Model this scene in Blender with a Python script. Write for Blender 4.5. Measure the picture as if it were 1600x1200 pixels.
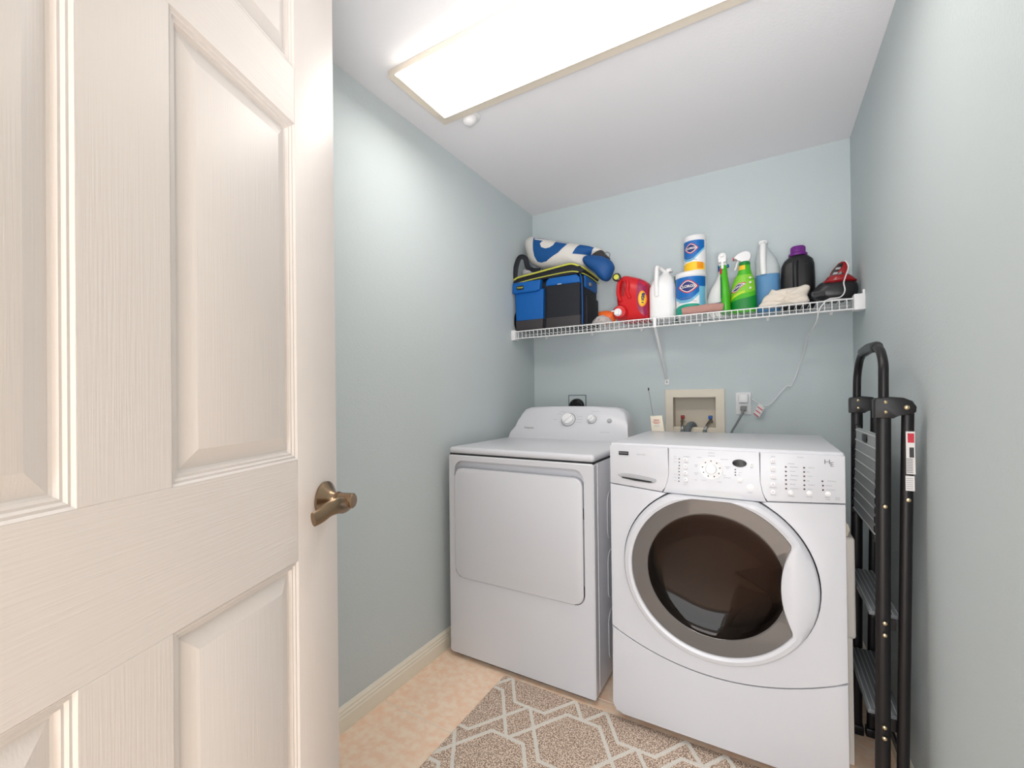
import bpy, bmesh, math, random
from mathutils import Vector, Matrix
random.seed(7)
PI = math.pi
for o in list(bpy.data.objects): bpy.data.objects.remove(o)
SC = bpy.context.scene
COL = SC.collection

# ------------------------------------------------------------ camera, world, light, exposure
CAM_H = 1.20918
YAW, PITCH, ROLL = 0.56553, 0.005715, -0.01132
def cam_matrix():
    cy, sy = math.cos(YAW), math.sin(YAW)
    f = Vector((-sy, cy, 0)); r = Vector((cy, sy, 0)); u = Vector((0, 0, 1))
    cp, sp = math.cos(PITCH), math.sin(PITCH)
    f2 = f*cp+u*sp; u2 = u*cp-f*sp
    cr, sr = math.cos(ROLL), math.sin(ROLL)
    r3 = r*cr+u2*sr; u3 = u2*cr-r*sr
    m = Matrix((r3, u3, -f2)).transposed().to_4x4()
    m.translation = Vector((0, 0, CAM_H))
    return m
cd = bpy.data.cameras.new('camera'); cam = bpy.data.objects.new('camera', cd); COL.objects.link(cam)
cd.sensor_fit = 'HORIZONTAL'; cd.sensor_width = 36; cd.lens = 709.83*36/1600
cd.shift_x = (800-743.849)/1600; cd.shift_y = (617.314-600)/1600
cd.clip_start = .02; cam.matrix_world = cam_matrix(); SC.camera = cam

W = bpy.data.worlds.new('world'); SC.world = W; W.use_nodes = True
W.node_tree.nodes['Background'].inputs[0].default_value = (.97, .985, 1, 1)
W.node_tree.nodes['Background'].inputs[1].default_value = 1.8
def area(name, loc, tgt, sx, sy, power, col):
    l = bpy.data.lights.new(name, 'AREA'); l.shape = 'RECTANGLE'; l.size = sx; l.size_y = sy
    l.energy = power; l.color = col
    o = bpy.data.objects.new(name, l); COL.objects.link(o); o.location = loc
    o.rotation_euler = (Vector(tgt)-Vector(loc)).to_track_quat('-Z', 'Y').to_euler()
    return o
area('hall_fill', (-.1, -1.3, 2.38), (-.1, -1.0, 0), 1.4, .8, 26, (.97, .985, 1))  # unseen overhead fill light added behind the camera
area('doorway_fill', (0.1, -2.3, 1.1), (-.3, 2, 1.75), 1.6, 1.9, 42, (.94, .975, 1))  # added soft fill shining in through the doorway, no window there
fl_ = bpy.data.lights.new('ceiling_fill', 'SPOT'); fl_.energy = 75; fl_.spot_size = 1.35; fl_.spot_blend = 1; fl_.shadow_soft_size = .2; fl_.color = (.97, .98, 1)  # added spot that only brightens the ceiling
fo_ = bpy.data.objects.new('ceiling_fill', fl_); COL.objects.link(fo_); fo_.location = (.12, -.1, 1.2)
fo_.rotation_euler = (Vector((-.45, 1.75, 2.6))-Vector(fo_.location)).to_track_quat('-Z', 'Y').to_euler()
LAMP_EMIT = 6.3
SC.view_settings.view_transform = 'Standard'; SC.view_settings.look = 'None'
SC.view_settings.exposure = 0.42; SC.view_settings.gamma = 1; SC.view_settings.use_curve_mapping = False

# ------------------------------------------------------------ materials
def lin(c):
    def f(v):
        v /= 255.
        return v/12.92 if v <= .04045 else ((v+.055)/1.055)**2.4
    return (f(c[0]), f(c[1]), f(c[2]), 1)
def M(name, rgb, rough=.5, metal=0, bump=None, var=None, emit=0, trans=0, coat=0, ior=1.45, scale3=(1, 1, 1), alpha=1):
    m = bpy.data.materials.new(name); m.use_nodes = True
    nt = m.node_tree; b = nt.nodes['Principled BSDF']
    b.inputs['Base Color'].default_value = lin(rgb); b.inputs['Roughness'].default_value = rough
    b.inputs['Metallic'].default_value = metal; b.inputs['IOR'].default_value = ior
    b.inputs['Transmission Weight'].default_value = trans; b.inputs['Coat Weight'].default_value = coat
    b.inputs['Alpha'].default_value = alpha
    if emit:
        b.inputs['Emission Color'].default_value = lin(rgb); b.inputs['Emission Strength'].default_value = emit
    if bump or var:
        tc = nt.nodes.new('ShaderNodeTexCoord'); mp = nt.nodes.new('ShaderNodeMapping')
        mp.inputs['Scale'].default_value = scale3
        nt.links.new(tc.outputs['Object'], mp.inputs['Vector'])
    if bump:
        n = nt.nodes.new('ShaderNodeTexNoise'); n.inputs['Scale'].default_value = bump[0]; n.inputs['Detail'].default_value = 3
        bp = nt.nodes.new('ShaderNodeBump'); bp.inputs['Strength'].default_value = bump[1]; bp.inputs['Distance'].default_value = bump[2]
        nt.links.new(mp.outputs[0], n.inputs['Vector']); nt.links.new(n.outputs['Fac'], bp.inputs['Height'])
        nt.links.new(bp.outputs[0], b.inputs['Normal'])
    if var:   # (scale, rgb2, detail)
        n = nt.nodes.new('ShaderNodeTexNoise'); n.inputs['Scale'].default_value = var[0]; n.inputs['Detail'].default_value = var[2] if len(var) > 2 else 4
        r = nt.nodes.new('ShaderNodeValToRGB'); r.color_ramp.elements[0].position = .38; r.color_ramp.elements[1].position = .62
        r.color_ramp.elements[0].color = lin(rgb); r.color_ramp.elements[1].color = lin(var[1])
        nt.links.new(mp.outputs[0], n.inputs['Vector']); nt.links.new(n.outputs['Fac'], r.inputs[0]); nt.links.new(r.outputs[0], b.inputs['Base Color'])
    return m
m_wall = M('blue_wall_paint', (200, 209, 211), .75, bump=(150, .5, .002))
m_ceil = M('ceiling_paint', (236, 235, 238), .85, bump=(120, .25, .002))
m_hall = M('hall_paint', (228, 222, 212), .8)
m_trim = M('cream_trim_paint', (236, 230, 214), .4)
m_tile = M('peach_floor_tile', (250, 212, 182), .42, var=(30, (254, 230, 206), 9), bump=(60, .15, .001))
m_grout = M('grout', (240, 224, 206), .9)
m_doorv = M('door_paint_vertical_grain', (226, 218, 213), .38, bump=(9, .35, .001), scale3=(44, 44, 1))
m_doorh = M('door_paint_horizontal_grain', (226, 218, 213), .38, bump=(9, .6, .0012), scale3=(.8, 40, 34))
m_brass = M('antique_brass', (150, 128, 104), .28, 1)
m_white = M('white_enamel', (211, 211, 216), .3, coat=.12)
m_whitep = M('white_plastic', (236, 235, 236), .35)
m_ltgrey = M('light_grey_print', (176, 176, 180), .5)
m_grey = M('mid_grey_plastic', (120, 120, 122), .4)
m_dkgrey = M('dark_grey_plastic', (52, 52, 54), .45)
m_black = M('black_plastic', (16, 15, 17), .35)
m_gap = M('dark_gap', (40, 40, 42), .8)
m_chrome = M('chrome', (200, 200, 200), .15, 1)
m_steel = M('drum_steel', (170, 170, 172), .3, 1)
m_ring = M('smoked_door_ring', (100, 96, 94), .12, coat=.4)
m_glass = M('smoked_bowl_glass', (104, 90, 84), .03, trans=1, ior=1.3)
def thin_glass(name, tint, rough=.02):
    m = bpy.data.materials.new(name); m.use_nodes = True; nt = m.node_tree
    for n in list(nt.nodes):
        if n.type == 'BSDF_PRINCIPLED': nt.nodes.remove(n)
    out = [n for n in nt.nodes if n.type == 'OUTPUT_MATERIAL'][0]
    t = nt.nodes.new('ShaderNodeBsdfTransparent'); t.inputs[0].default_value = lin(tint)
    g = nt.nodes.new('ShaderNodeBsdfGlossy'); g.inputs['Roughness'].default_value = rough; g.inputs[0].default_value = (.9, .88, .86, 1)
    f = nt.nodes.new('ShaderNodeFresnel'); f.inputs[0].default_value = 1.27
    x = nt.nodes.new('ShaderNodeMixShader'); nt.links.new(f.outputs[0], x.inputs[0]); nt.links.new(t.outputs[0], x.inputs[1]); nt.links.new(g.outputs[0], x.inputs[2]); nt.links.new(x.outputs[0], out.inputs[0])
    return m
m_glass = thin_glass('smoked_bowl_glass', (112, 97, 90))
m_lens = M('lamp_lens', (255, 249, 242), .4, emit=LAMP_EMIT)
m_lside = M('lens_side_acrylic', (255, 250, 244), .4, emit=1.0)
m_endcap = M('lamp_end_cap', (255, 244, 230), .4, emit=.75)
m_lampm = M('lamp_housing', (240, 228, 212), .4)
m_wire = M('white_vinyl_wire', (240, 240, 240), .35)
m_bone = M('bone_plastic', (232, 222, 204), .5)
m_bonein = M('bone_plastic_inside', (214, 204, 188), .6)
m_red = M('red_plastic', (206, 30, 36), .3)
m_dkred = M('dark_red_plastic', (150, 18, 26), .25, coat=.3)
m_led = M('indicator_maroon', (70, 40, 44), .4)
m_seam = M('seam_grey', (150, 150, 154), .7)
m_crest = M('crest_print', (206, 206, 206), .35)
m_blue = M('valve_blue', (30, 90, 170), .4)
m_valred = M('valve_red', (150, 44, 40), .4)
m_hose = M('grey_hose', (110, 118, 122), .5)
m_cordg = M('grey_cord', (130, 134, 136), .5)
m_lad = M('black_ladder_paint', (18, 15, 17), .42)
m_tread = M('grey_ribbed_tread', (158, 162, 164), .5, bump=(300, .3, .0006))
m_step = M('dark_grey_step', (104, 107, 110), .5, bump=(300, .3, .0006))
m_steprib = M('step_rib', (158, 162, 164), .4)
m_trd2 = M('tread_rib', (205, 208, 208), .4)
m_rivet = M('rivet_metal', (214, 196, 160), .3, 1)
m_sticker = M('white_sticker', (226, 222, 220), .5)
m_rug = M('brown_rug_pile', (160, 130, 110), .95, var=(230, (250, 230, 212), 2), bump=(300, .9, .004))
m_rug.node_tree.nodes['Color Ramp'].color_ramp.elements[0].position = .44; m_rug.node_tree.nodes['Color Ramp'].color_ramp.elements[1].position = .57
m_rugl = M('cream_rug_pile', (240, 234, 224), .95, var=(300, (222, 214, 204), 2), bump=(420, .8, .003))
m_bagblue = M('blue_bag_nylon', (0, 92, 170), .55, bump=(500, .2, .0005))
m_bagnavy = M('black_bag_nylon', (26, 28, 36), .7, bump=(500, .2, .0005))
m_bagdk = M('charcoal_bag_trim', (58, 54, 56), .6)
m_yel = M('yellow_piping', (206, 206, 84), .5)
m_canvas = M('white_canvas', (224, 220, 214), .8, bump=(14, .5, .012))
m_navy = M('blue_print', (14, 82, 146), .7, bump=(14, .4, .01))
m_pouch = M('blue_pouch_nylon', (20, 78, 140), .6, bump=(16, .4, .01))
m_orange = M('orange_wrapper', (244, 110, 40), .4)
m_film = M('clear_plastic_film', (230, 226, 224), .25, trans=.35, bump=(60, .9, .01))
m_jug = M('milky_white_plastic', (240, 240, 240), .4)
m_purple = M('purple_cap', (112, 30, 132), .35)
m_bjug = M('black_jug_plastic', (34, 33, 36), .35)
m_clear = M('clear_jug_plastic', (228, 234, 236), .25, alpha=.6)
m_bliq = M('blue_liquid', (92, 144, 190), .3)
m_green = M('green_bottle', (74, 180, 34), .3)
m_dgreen = M('deep_green_bottle', (10, 130, 50), .35)
m_dkgreen = M('dark_green_bottle', (12, 84, 66), .4)
m_lime = M('lime_print', (190, 220, 40), .4)
m_lblue = M('label_blue', (12, 104, 182), .4)
m_lnavy = M('label_navy', (36, 44, 110), .4)
m_lred = M('label_red', (196, 40, 60), .4)
m_lteal = M('label_teal', (24, 156, 130), .4)
m_lyel = M('label_yellow', (250, 200, 40), .4)
m_lsky = M('label_sky', (120, 190, 222), .4)
m_mag = M('label_magenta', (150, 30, 80), .4)
m_torange = M('label_orange', (240, 150, 30), .4)
m_scrub = M('pinkish_brown_scrub', (198, 152, 142), .9, bump=(120, .9, .004), scale3=(1, 1, 6))
m_rag = M('cream_cloth', (228, 218, 206), .9, bump=(22, .6, .012))
m_brown = M('rag_gap', (120, 90, 70), .8)

# ------------------------------------------------------------ helpers
def wloc(o):
    v = Vector((0, 0, 0))
    while o is not None: v += o.location; o = o.parent
    return v
def obj(name, bm, mat, parent=None, smooth=35, local=False):
    if parent is not None and not local:
        bmesh.ops.translate(bm, verts=bm.verts, vec=-wloc(parent))
    bmesh.ops.recalc_face_normals(bm, faces=bm.faces)
    me = bpy.data.meshes.new(name); bm.to_mesh(me); bm.free()
    me.materials.append(mat)
    if smooth:
        me.polygons.foreach_set('use_smooth', [True]*len(me.polygons)); me.set_sharp_from_angle(angle=math.radians(smooth))
    o = bpy.data.objects.new(name, me); COL.objects.link(o)
    if parent is not None: o.parent = parent
    return o
def thing(name, label, cat, loc=(0, 0, 0), rotz=0, group=None):
    o = bpy.data.objects.new(name, None); COL.objects.link(o); o.location = loc; o.rotation_euler = (0, 0, rotz)
    o.empty_display_size = .05
    return tag(o, label, cat, group)
def tag(o, label=None, cat=None, group=None, kind=None):
    if label: o['label'] = label
    if cat: o['category'] = cat
    if group: o['group'] = group
    if kind: o['kind'] = kind
    return o
def dup(o, dx=0, dy=0, dz=0, parent=None):
    c = o.copy(); COL.objects.link(c); c.location = o.location+Vector((dx, dy, dz))
    if parent is not None: c.parent = parent
    for k in o.children:
        dup(k, parent=c)
    return c
def NB(): return bmesh.new()
def box(bm, x0, x1, y0, y1, z0, z1, bev=0, seg=2):
    r = bmesh.ops.create_cube(bm, size=1)
    vs = r['verts']
    bmesh.ops.scale(bm, vec=(x1-x0, y1-y0, z1-z0), verts=vs)
    bmesh.ops.translate(bm, vec=((x0+x1)/2, (y0+y1)/2, (z0+z1)/2), verts=vs)
    if bev:
        es = list({e for v in vs for e in v.link_edges})
        bmesh.ops.bevel(bm, geom=es, offset=bev, segments=seg, profile=.5, affect='EDGES')
    return bm
def Box(*a, **k): return box(NB(), *a, **k)
def prism(bm, pts, a0, a1, axis='y', bev=0, seg=2):
    """polygon pts (u,v) extruded along axis from a0 (front) to a1"""
    def P(u, v, a):
        return (u, a, v) if axis == 'y' else ((a, u, v) if axis == 'x' else (u, v, a))
    f = [bm.verts.new(P(u, v, a0)) for u, v in pts]; b = [bm.verts.new(P(u, v, a1)) for u, v in pts]
    n = len(pts); ff = bm.faces.new(f); bm.faces.new(list(reversed(b)))
    for i in range(n): bm.faces.new((f[i], b[i], b[(i+1) % n], f[(i+1) % n]))
    if bev:
        es = list(ff.edges)
        bmesh.ops.bevel(bm, geom=es, offset=bev, segments=seg, profile=.5, affect='EDGES')
    return bm
def Prism(*a, **k): return prism(NB(), *a, **k)
def rrect(x0, x1, z0, z1, r, n=5):
    out = []
    for cx, cz, a in ((x1-r, z1-r, 0), (x0+r, z1-r, PI/2), (x0+r, z0+r, PI), (x1-r, z0+r, 1.5*PI)):
        for i in range(n+1):
            t = a+PI/2*i/n; out.append((cx+r*math.cos(t), cz+r*math.sin(t)))
    return out
def ellipse(cx, cz, rx, rz, n=20, a0=0):
    return [(cx+rx*math.cos(2*PI*i/n+a0), cz+rz*math.sin(2*PI*i/n+a0)) for i in range(n)]
def lathe(bm, prof, c=(0, 0, 0), axis='z', n=28):
    """prof list of (r, h)"""
    rows = []
    for r, h in prof:
        row = []
        for i in range(n):
            t = 2*PI*i/n; u, v = r*math.cos(t), r*math.sin(t)
            p = (u, v, h) if axis == 'z' else ((u, h, v) if axis == 'y' else (h, u, v))
            row.append(bm.verts.new((p[0]+c[0], p[1]+c[1], p[2]+c[2])))
        rows.append(row)
    for a, b in zip(rows, rows[1:]):
        for i in range(n): bm.faces.new((a[i], a[(i+1) % n], b[(i+1) % n], b[i]))
    if prof[0][0] > 1e-6: bm.faces.new(rows[0])
    if prof[-1][0] > 1e-6: bm.faces.new(rows[-1])
    return bm
def Lathe(*a, **k): return lathe(NB(), *a, **k)
def catmull(pts, k=6):
    P = [Vector(p) for p in pts]; out = []
    for i in range(len(P)-1):
        a = P[max(i-1, 0)]; b = P[i]; c = P[i+1]; d = P[min(i+2, len(P)-1)]
        for j in range(k):
            t = j/k
            out.append(.5*((2*b)+(c-a)*t+(2*a-5*b+4*c-d)*t*t+(3*b-a-3*c+d)*t**3))
    out.append(P[-1]); return out
def tube(bm, pts, r, n=8, smooth=0, flat=1.0, up=None):
    P = catmull(pts, smooth) if smooth else [Vector(p) for p in pts]
    rows = []; prev = None
    for i, p in enumerate(P):
        t = (P[min(i+1, len(P)-1)]-P[max(i-1, 0)]).normalized()
        if prev is None:
            u = Vector(up) if up else (Vector((0, 0, 1)) if abs(t.z) < .9 else Vector((1, 0, 0)))
        else: u = prev
        u = (u-t*u.dot(t)).normalized(); prev = u; w = t.cross(u)
        rr = r(i/(len(P)-1)) if callable(r) else r
        rows.append([bm.verts.new(p+u*(math.cos(2*PI*k/n)*rr*flat)+w*(math.sin(2*PI*k/n)*rr)) for k in range(n)])
    for a, b in zip(rows, rows[1:]):
        for i in range(n): bm.faces.new((a[i], a[(i+1) % n], b[(i+1) % n], b[i]))
    bm.faces.new(rows[0]); bm.faces.new(rows[-1])
    return bm
def Tube(*a, **k): return tube(NB(), *a, **k)
class Loft:
    """stack of superellipse sections (z, cx, cy, rx, ry, power)"""
    def __init__(s, secs): s.s = secs
    def sec(s, z):
        S = s.s
        if z <= S[0][0]: return S[0]
        for a, b in zip(S, S[1:]):
            if z <= b[0]:
                t = (z-a[0])/(b[0]-a[0]); return tuple(a[i]+(b[i]-a[i])*t for i in range(6))
        return S[-1]
    def pt(s, a, z, off=0, sec=None):
        q = sec or s.sec(z); c, n = math.cos(a), math.sin(a); e = 2/q[5]
        return Vector((q[1]+math.copysign(abs(c)**e, c)*(q[3]+off), q[2]+math.copysign(abs(n)**e, n)*(q[4]+off), z))
    def mesh(s, bm=None, n=32):
        bm = bm or NB(); rows = []
        for q in s.s:
            rows.append([bm.verts.new(s.pt(2*PI*i/n, q[0], 0, q)) for i in range(n)])
        for a, b in zip(rows, rows[1:]):
            for i in range(n): bm.faces.new((a[i], a[(i+1) % n], b[(i+1) % n], b[i]))
        bm.faces.new(rows[0]); bm.faces.new(rows[-1]); return bm
    def patch(s, a0, a1, z0, z1, off=.0006, na=14, nz=5):
        """label laid on the surface; z0, z1 numbers or functions of fraction"""
        bm = NB(); g = []
        for i in range(na+1):
            f = i/na; a = a0+(a1-a0)*f; lo = z0(f) if callable(z0) else z0; hi = z1(f) if callable(z1) else z1
            g.append([bm.verts.new(s.pt(a, lo+(hi-lo)*j/nz, off)) for j in range(nz+1)])
        for i in range(na):
            for j in range(nz): bm.faces.new((g[i][j], g[i+1][j], g[i+1][j+1], g[i][j+1]))
        return bm
class Puff:
    """a soft solid: outline in x,z (star-shaped about its centre), bulging towards front and back in y"""
    def __init__(s, outline, y0, y1, edge=.5, pw=2.2, sm=4, wob=0):
        pts = [(x, 0, z) for x, z in outline]
        P = [pts[-1]]+pts+[pts[0], pts[1]]
        C = catmull(P, sm)[sm:-sm] if sm else [Vector(q) for q in pts]
        C = C[:-1] if (C[0]-C[-1]).length < 1e-5 else C
        s.o = [(v.x, v.z) for v in C]
        s.c = (sum(p[0] for p in s.o)/len(s.o), sum(p[1] for p in s.o)/len(s.o)); s.y0, s.y1 = y0, y1; s.pw = pw
        s.ym = y0+(y1-y0)*edge; s.wob = wob
    def yy(s, f, front=True):
        k = (1-min(f, 1)**s.pw)**(1/s.pw)
        return s.ym+((s.y0 if front else s.y1)-s.ym)*k
    def mesh(s, rings=8):
        bm = NB(); fs = [math.sin(PI/2*(i+1)/rings) for i in range(rings)]
        def row(f, fr):
            return [bm.verts.new((s.c[0]+(x-s.c[0])*f, s.yy(f, fr)+s.wob*math.sin(x*70+z*40), s.c[1]+(z-s.c[1])*f)) for x, z in s.o]
        R = [row(f, True) for f in fs]+[row(f, False) for f in reversed(fs[:-1])]
        n = len(s.o)
        for a, b in zip(R, R[1:]):
            for i in range(n): bm.faces.new((a[i], a[(i+1) % n], b[(i+1) % n], b[i]))
        for r, y in ((R[0], s.y0), (R[-1], s.y1)):
            c = bm.verts.new((s.c[0], y, s.c[1]))
            for i in range(n): bm.faces.new((r[i], r[(i+1) % n], c))
        return bm
    def frac(s, x, z):
        dx, dz = x-s.c[0], z-s.c[1]; best = 1e9
        n = len(s.o)
        for i in range(n):
            ax, az = s.o[i][0]-s.c[0], s.o[i][1]-s.c[1]; bx, bz = s.o[(i+1) % n][0]-s.c[0], s.o[(i+1) % n][1]-s.c[1]
            ex, ez = bx-ax, bz-az; den = dx*ez-dz*ex
            if abs(den) < 1e-12: continue
            t = (ax*ez-az*ex)/den; u = (ax*dz-az*dx)/den
            if t > 0 and -1e-6 <= u <= 1+1e-6: best = min(best, t)
        return 1/best if best < 1e8 else 0
    def decal(s, poly, off=.0012, cuts=3):
        bm = NB(); f = bm.faces.new([bm.verts.new((x, 0, z)) for x, z in poly])
        bmesh.ops.triangulate(bm, faces=[f])
        for _ in range(cuts): bmesh.ops.subdivide_edges(bm, edges=bm.edges[:], cuts=1, use_grid_fill=True)
        for v in bm.verts:
            fr = min(s.frac(v.co.x, v.co.z), .985); v.co.y = s.yy(fr)+s.wob*math.sin(v.co.x*70+v.co.z*40)-off
        return bm
def arc(cx, cz, r, a0, a1, n): return [(cx+r*math.cos(a0+(a1-a0)*i/n), cz+r*math.sin(a0+(a1-a0)*i/n)) for i in range(n+1)]
def text(name, body, size, mat, parent, place, extrude=.0003, sx=1, bold=0):
    """flat lettering as mesh; place(u,v,w)->world point"""
    c = bpy.data.curves.new('t', 'FONT'); c.body = body; c.size = size; c.align_x = 'CENTER'; c.align_y = 'CENTER'; c.extrude = extrude; c.offset = bold; c.resolution_u = 3
    t = bpy.data.objects.new('t', c); me = bpy.data.meshes.new_from_object(t)
    bm = NB(); bm.from_mesh(me); bpy.data.objects.remove(t); bpy.data.curves.remove(c); bpy.data.meshes.remove(me)
    for v in bm.verts: v.co = Vector(place(v.co.x*sx, v.co.y, v.co.z))
    return obj(name, bm, mat, parent, smooth=0)
def front(x, y, z, tilt=0):
    c, s_ = math.cos(tilt), math.sin(tilt)
    return lambda u, v, w: (x+u*c-v*s_, y-w, z+u*s_+v*c)

# ------------------------------------------------------------ room shell
XL, XR, YB, YF, CH = -1.3166, .363, 2.814, -.20, 2.44
T = .1
def struct(name, bm, mat, parent=None, smooth=35):
    o = obj(name, bm, mat, parent, smooth)
    if parent is None: o['kind'] = 'structure'
    return o
struct('wall_left', Box(XL-T, XL, YF-T, YB+T, 0, CH), m_wall, smooth=0)
struct('wall_right', Box(XR, XR+T, YF, YB+T, 0, CH), m_wall, smooth=0)
bm = NB()      # back wall with the opening of the recessed valve box
RX0, RX1, RZ0, RZ1 = -.470, -.197, 1.0, 1.222
box(bm, XL, RX0, YB, YB+T, 0, CH); box(bm, RX1, XR, YB, YB+T, 0, CH); box(bm, RX0, RX1, YB, YB+T, 0, RZ0); box(bm, RX0, RX1, YB, YB+T, RZ1, CH)
struct('wall_back', bm, m_wall, smooth=0)
bm = NB()      # front wall with the doorway the photograph is taken from
box(bm, XL-T, -.455, YF-T, YF, 0, CH); box(bm, -.455, XR+T, YF-T, YF, 2.07, CH)
struct('wall_front', bm, m_wall, smooth=0)
struct('ceiling', Box(XL-T, XR+T, YF-T, YB+T, CH, CH+.08), m_ceil, smooth=0)
fl = struct('floor', Box(XL-T, XR+T, -3.0, YB+T, -.08, -.0014), m_grout, smooth=0)
TS = .457
for i in range(-4, 6):
    for j in range(-8, 8):
        x0, y0 = -.90+i*TS, 1.338+j*TS
        a0, a1, b0, b1 = max(x0+.003, XL), min(x0+TS-.003, XR), max(y0+.003, -2.9), min(y0+TS-.003, YB)
        if a1-a0 < .02 or b1-b0 < .02: continue
        bm = Box(a0, a1, b0, b1, -.010, random.uniform(-.0004, 0), bev=.0012, seg=1)
        obj('tile', bm, m_tile, fl, smooth=0)
def baseboard(name, p0, p1, nrm):
    prof = [(0, 0), (.014, 0), (.014, .052), (.011, .058), (.0125, .064), (.009, .072), (.0095, .078), (.004, .089), (0, .09)]
    bm = NB(); rows = []
    for p in (p0, p1):
        rows.append([bm.verts.new((p[0]+nrm[0]*a, p[1]+nrm[1]*a, b)) for a, b in prof])
    n = len(prof)
    for i in range(n): bm.faces.new((rows[0][i], rows[1][i], rows[1][(i+1) % n], rows[0][(i+1) % n]))
    bm.faces.new(rows[0]); bm.faces.new(rows[1])
    struct(name, bm, m_trim, smooth=0)
baseboard('baseboard_left', (XL, YF), (XL, YB), (1, 0))
baseboard('baseboard_right', (XR, YF), (XR, YB), (-1, 0))
baseboard('baseboard_back', (XL+.015, YB), (XR-.015, YB), (0, -1))
baseboard('baseboard_front', (XL+.015, YF), (-.53, YF), (0, 1))
# jamb and casing of the doorway
bm = NB(); box(bm, -.455, -.437, YF-T-.01, YF+.002, 0, 2.05); box(bm, XR-.018, XR, YF-T-.01, YF+.002, 0, 2.05); box(bm, -.455, XR, YF-T-.01, YF+.002, 2.05, 2.07)
struct('trim_1', bm, m_trim, smooth=0)
bm = NB(); box(bm, -.53, -.455, YF, YF+.014, 0, 2.12, bev=.004); box(bm, -.455, XR, YF, YF+.014, 2.07, 2.12, bev=.004)
struct('trim_2', bm, m_trim, smooth=0)
# hallway side walls behind the camera
bm = NB(); box(bm, XL-T, XL, -3, YF-T, 0, CH); box(bm, XR+.9, XR+1, -3, YF-T, 0, CH); box(bm, XR+T, XR+1, YF-T, YF, 0, CH)
struct('wall_hall', bm, m_hall, smooth=0)
struct('ceiling_hall', Box(XL-T, XR+1, -3, YF-T, CH, CH+.08), m_ceil, smooth=0)
struct('floor_hall', Box(XR+T, XR+1, -3, YF-T, -.08, 0), m_tile, smooth=0)

# ------------------------------------------------------------ door_1 (open, left foreground)
EX, EY, PHI = -.7251, .6185, .3443
DT, DW, DH = .035, .86, 2.04
door = struct('door_1', Box(.004, DW-.004, -DT+.012, -.012, .014, DH-.002), m_doorv, smooth=0)
door.location = (EX, EY, 0); door.rotation_euler = (0, 0, PHI-PI/2)
def dobj(name, bm, mat, parent=door, smooth=30): return obj(name, bm, mat, parent, smooth, local=True)
px = [(.129, .377), (.483, .731)]; pz = [(.24, .932), (1.106, 1.687), (1.784, 1.925)]
for x0, x1 in ((0, .129), (.731, DW)):
    dobj('stile', Box(x0, x1, -DT, 0, .012, DH, bev=.0015), m_doorv)
zz = [.012, .24, .932, 1.106, 1.687, 1.784, 1.925, DH]
for k in (0, 2, 4, 6): dobj('rail', Box(.129, .731, -DT, -.0003, zz[k], zz[k+1], bev=.0006, seg=1), m_doorh)
for z0, z1 in pz: dobj('mullion', Box(.377, .483, -DT, -.0003, z0, z1, bev=.0006, seg=1), m_doorv)
def panel(x0, x1, z0, z1):
    bm = NB(); prof = [(0, -.0003), (.003, -.0035), (.006, -.003), (.0085, -.006), (.0115, -.0055), (.014, -.0105), (.017, -.0115), (.040, -.0035), (.042, -.0028)]
    if (z1-z0) < .2: prof = [(a*.85, b) for a, b in prof]
    rows = []
    for a, d in prof: rows.append([bm.verts.new(p) for p in ((x0+a, d, z0+a), (x1-a, d, z0+a), (x1-a, d, z1-a), (x0+a, d, z1-a))])
    for a, b in zip(rows, rows[1:]):
        for i in range(4): bm.faces.new((a[i], a[(i+1) % 4], b[(i+1) % 4], b[i]))
    bm.faces.new(rows[-1])
    bk = [bm.verts.new((v.co.x, -DT+.006, v.co.z)) for v in rows[0]]; bm.faces.new(bk)
    for i in range(4): bm.faces.new((rows[0][i], rows[0][(i+1) % 4], bk[(i+1) % 4], bk[i]))
    return bm
for x0, x1 in px:
    for z0, z1 in pz: dobj('panel', panel(x0, x1, z0, z1), m_doorv, smooth=20)
HZ = 1.019
hb = NB()
lathe(hb, [(0.012, .001), (.034, .001), (.0345, .005), (.031, .008), (.020, .016), (.0145, .022), (.0135, .026), (.016, .027), (.016, .031), (.014, .032), (.014, .060), (.012, .062), (0, .062)], (.047, 0, HZ), axis='y', n=32)
hnd = dobj('door_handle', hb, m_brass)
tag(hnd, 'antique brass lever handle with round rose')
lv = NB()
pts = [(.040, .050, HZ-.004), (.062, .051, HZ-.006), (.085, .050, HZ-.001), (.104, .044, HZ-.003), (.120, .037, HZ-.011), (.134, .032, HZ-.014)]
tube(lv, pts, lambda t: .0145-.003*abs(t-.4), n=12, smooth=6, flat=.5, up=(0, 1, 0))
dobj('lever', lv, m_brass, hnd)
for z in (.25, 1.0, 1.8):
    dobj('hinge', Lathe([(.006, z-.045), (.006, z+.045)], (DW+.004, .004, 0), n=12), m_brass)
dobj('latch_plate', Box(-.0012, .0005, -.030, -.006, HZ-.028, HZ+.028), m_brass)

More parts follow.
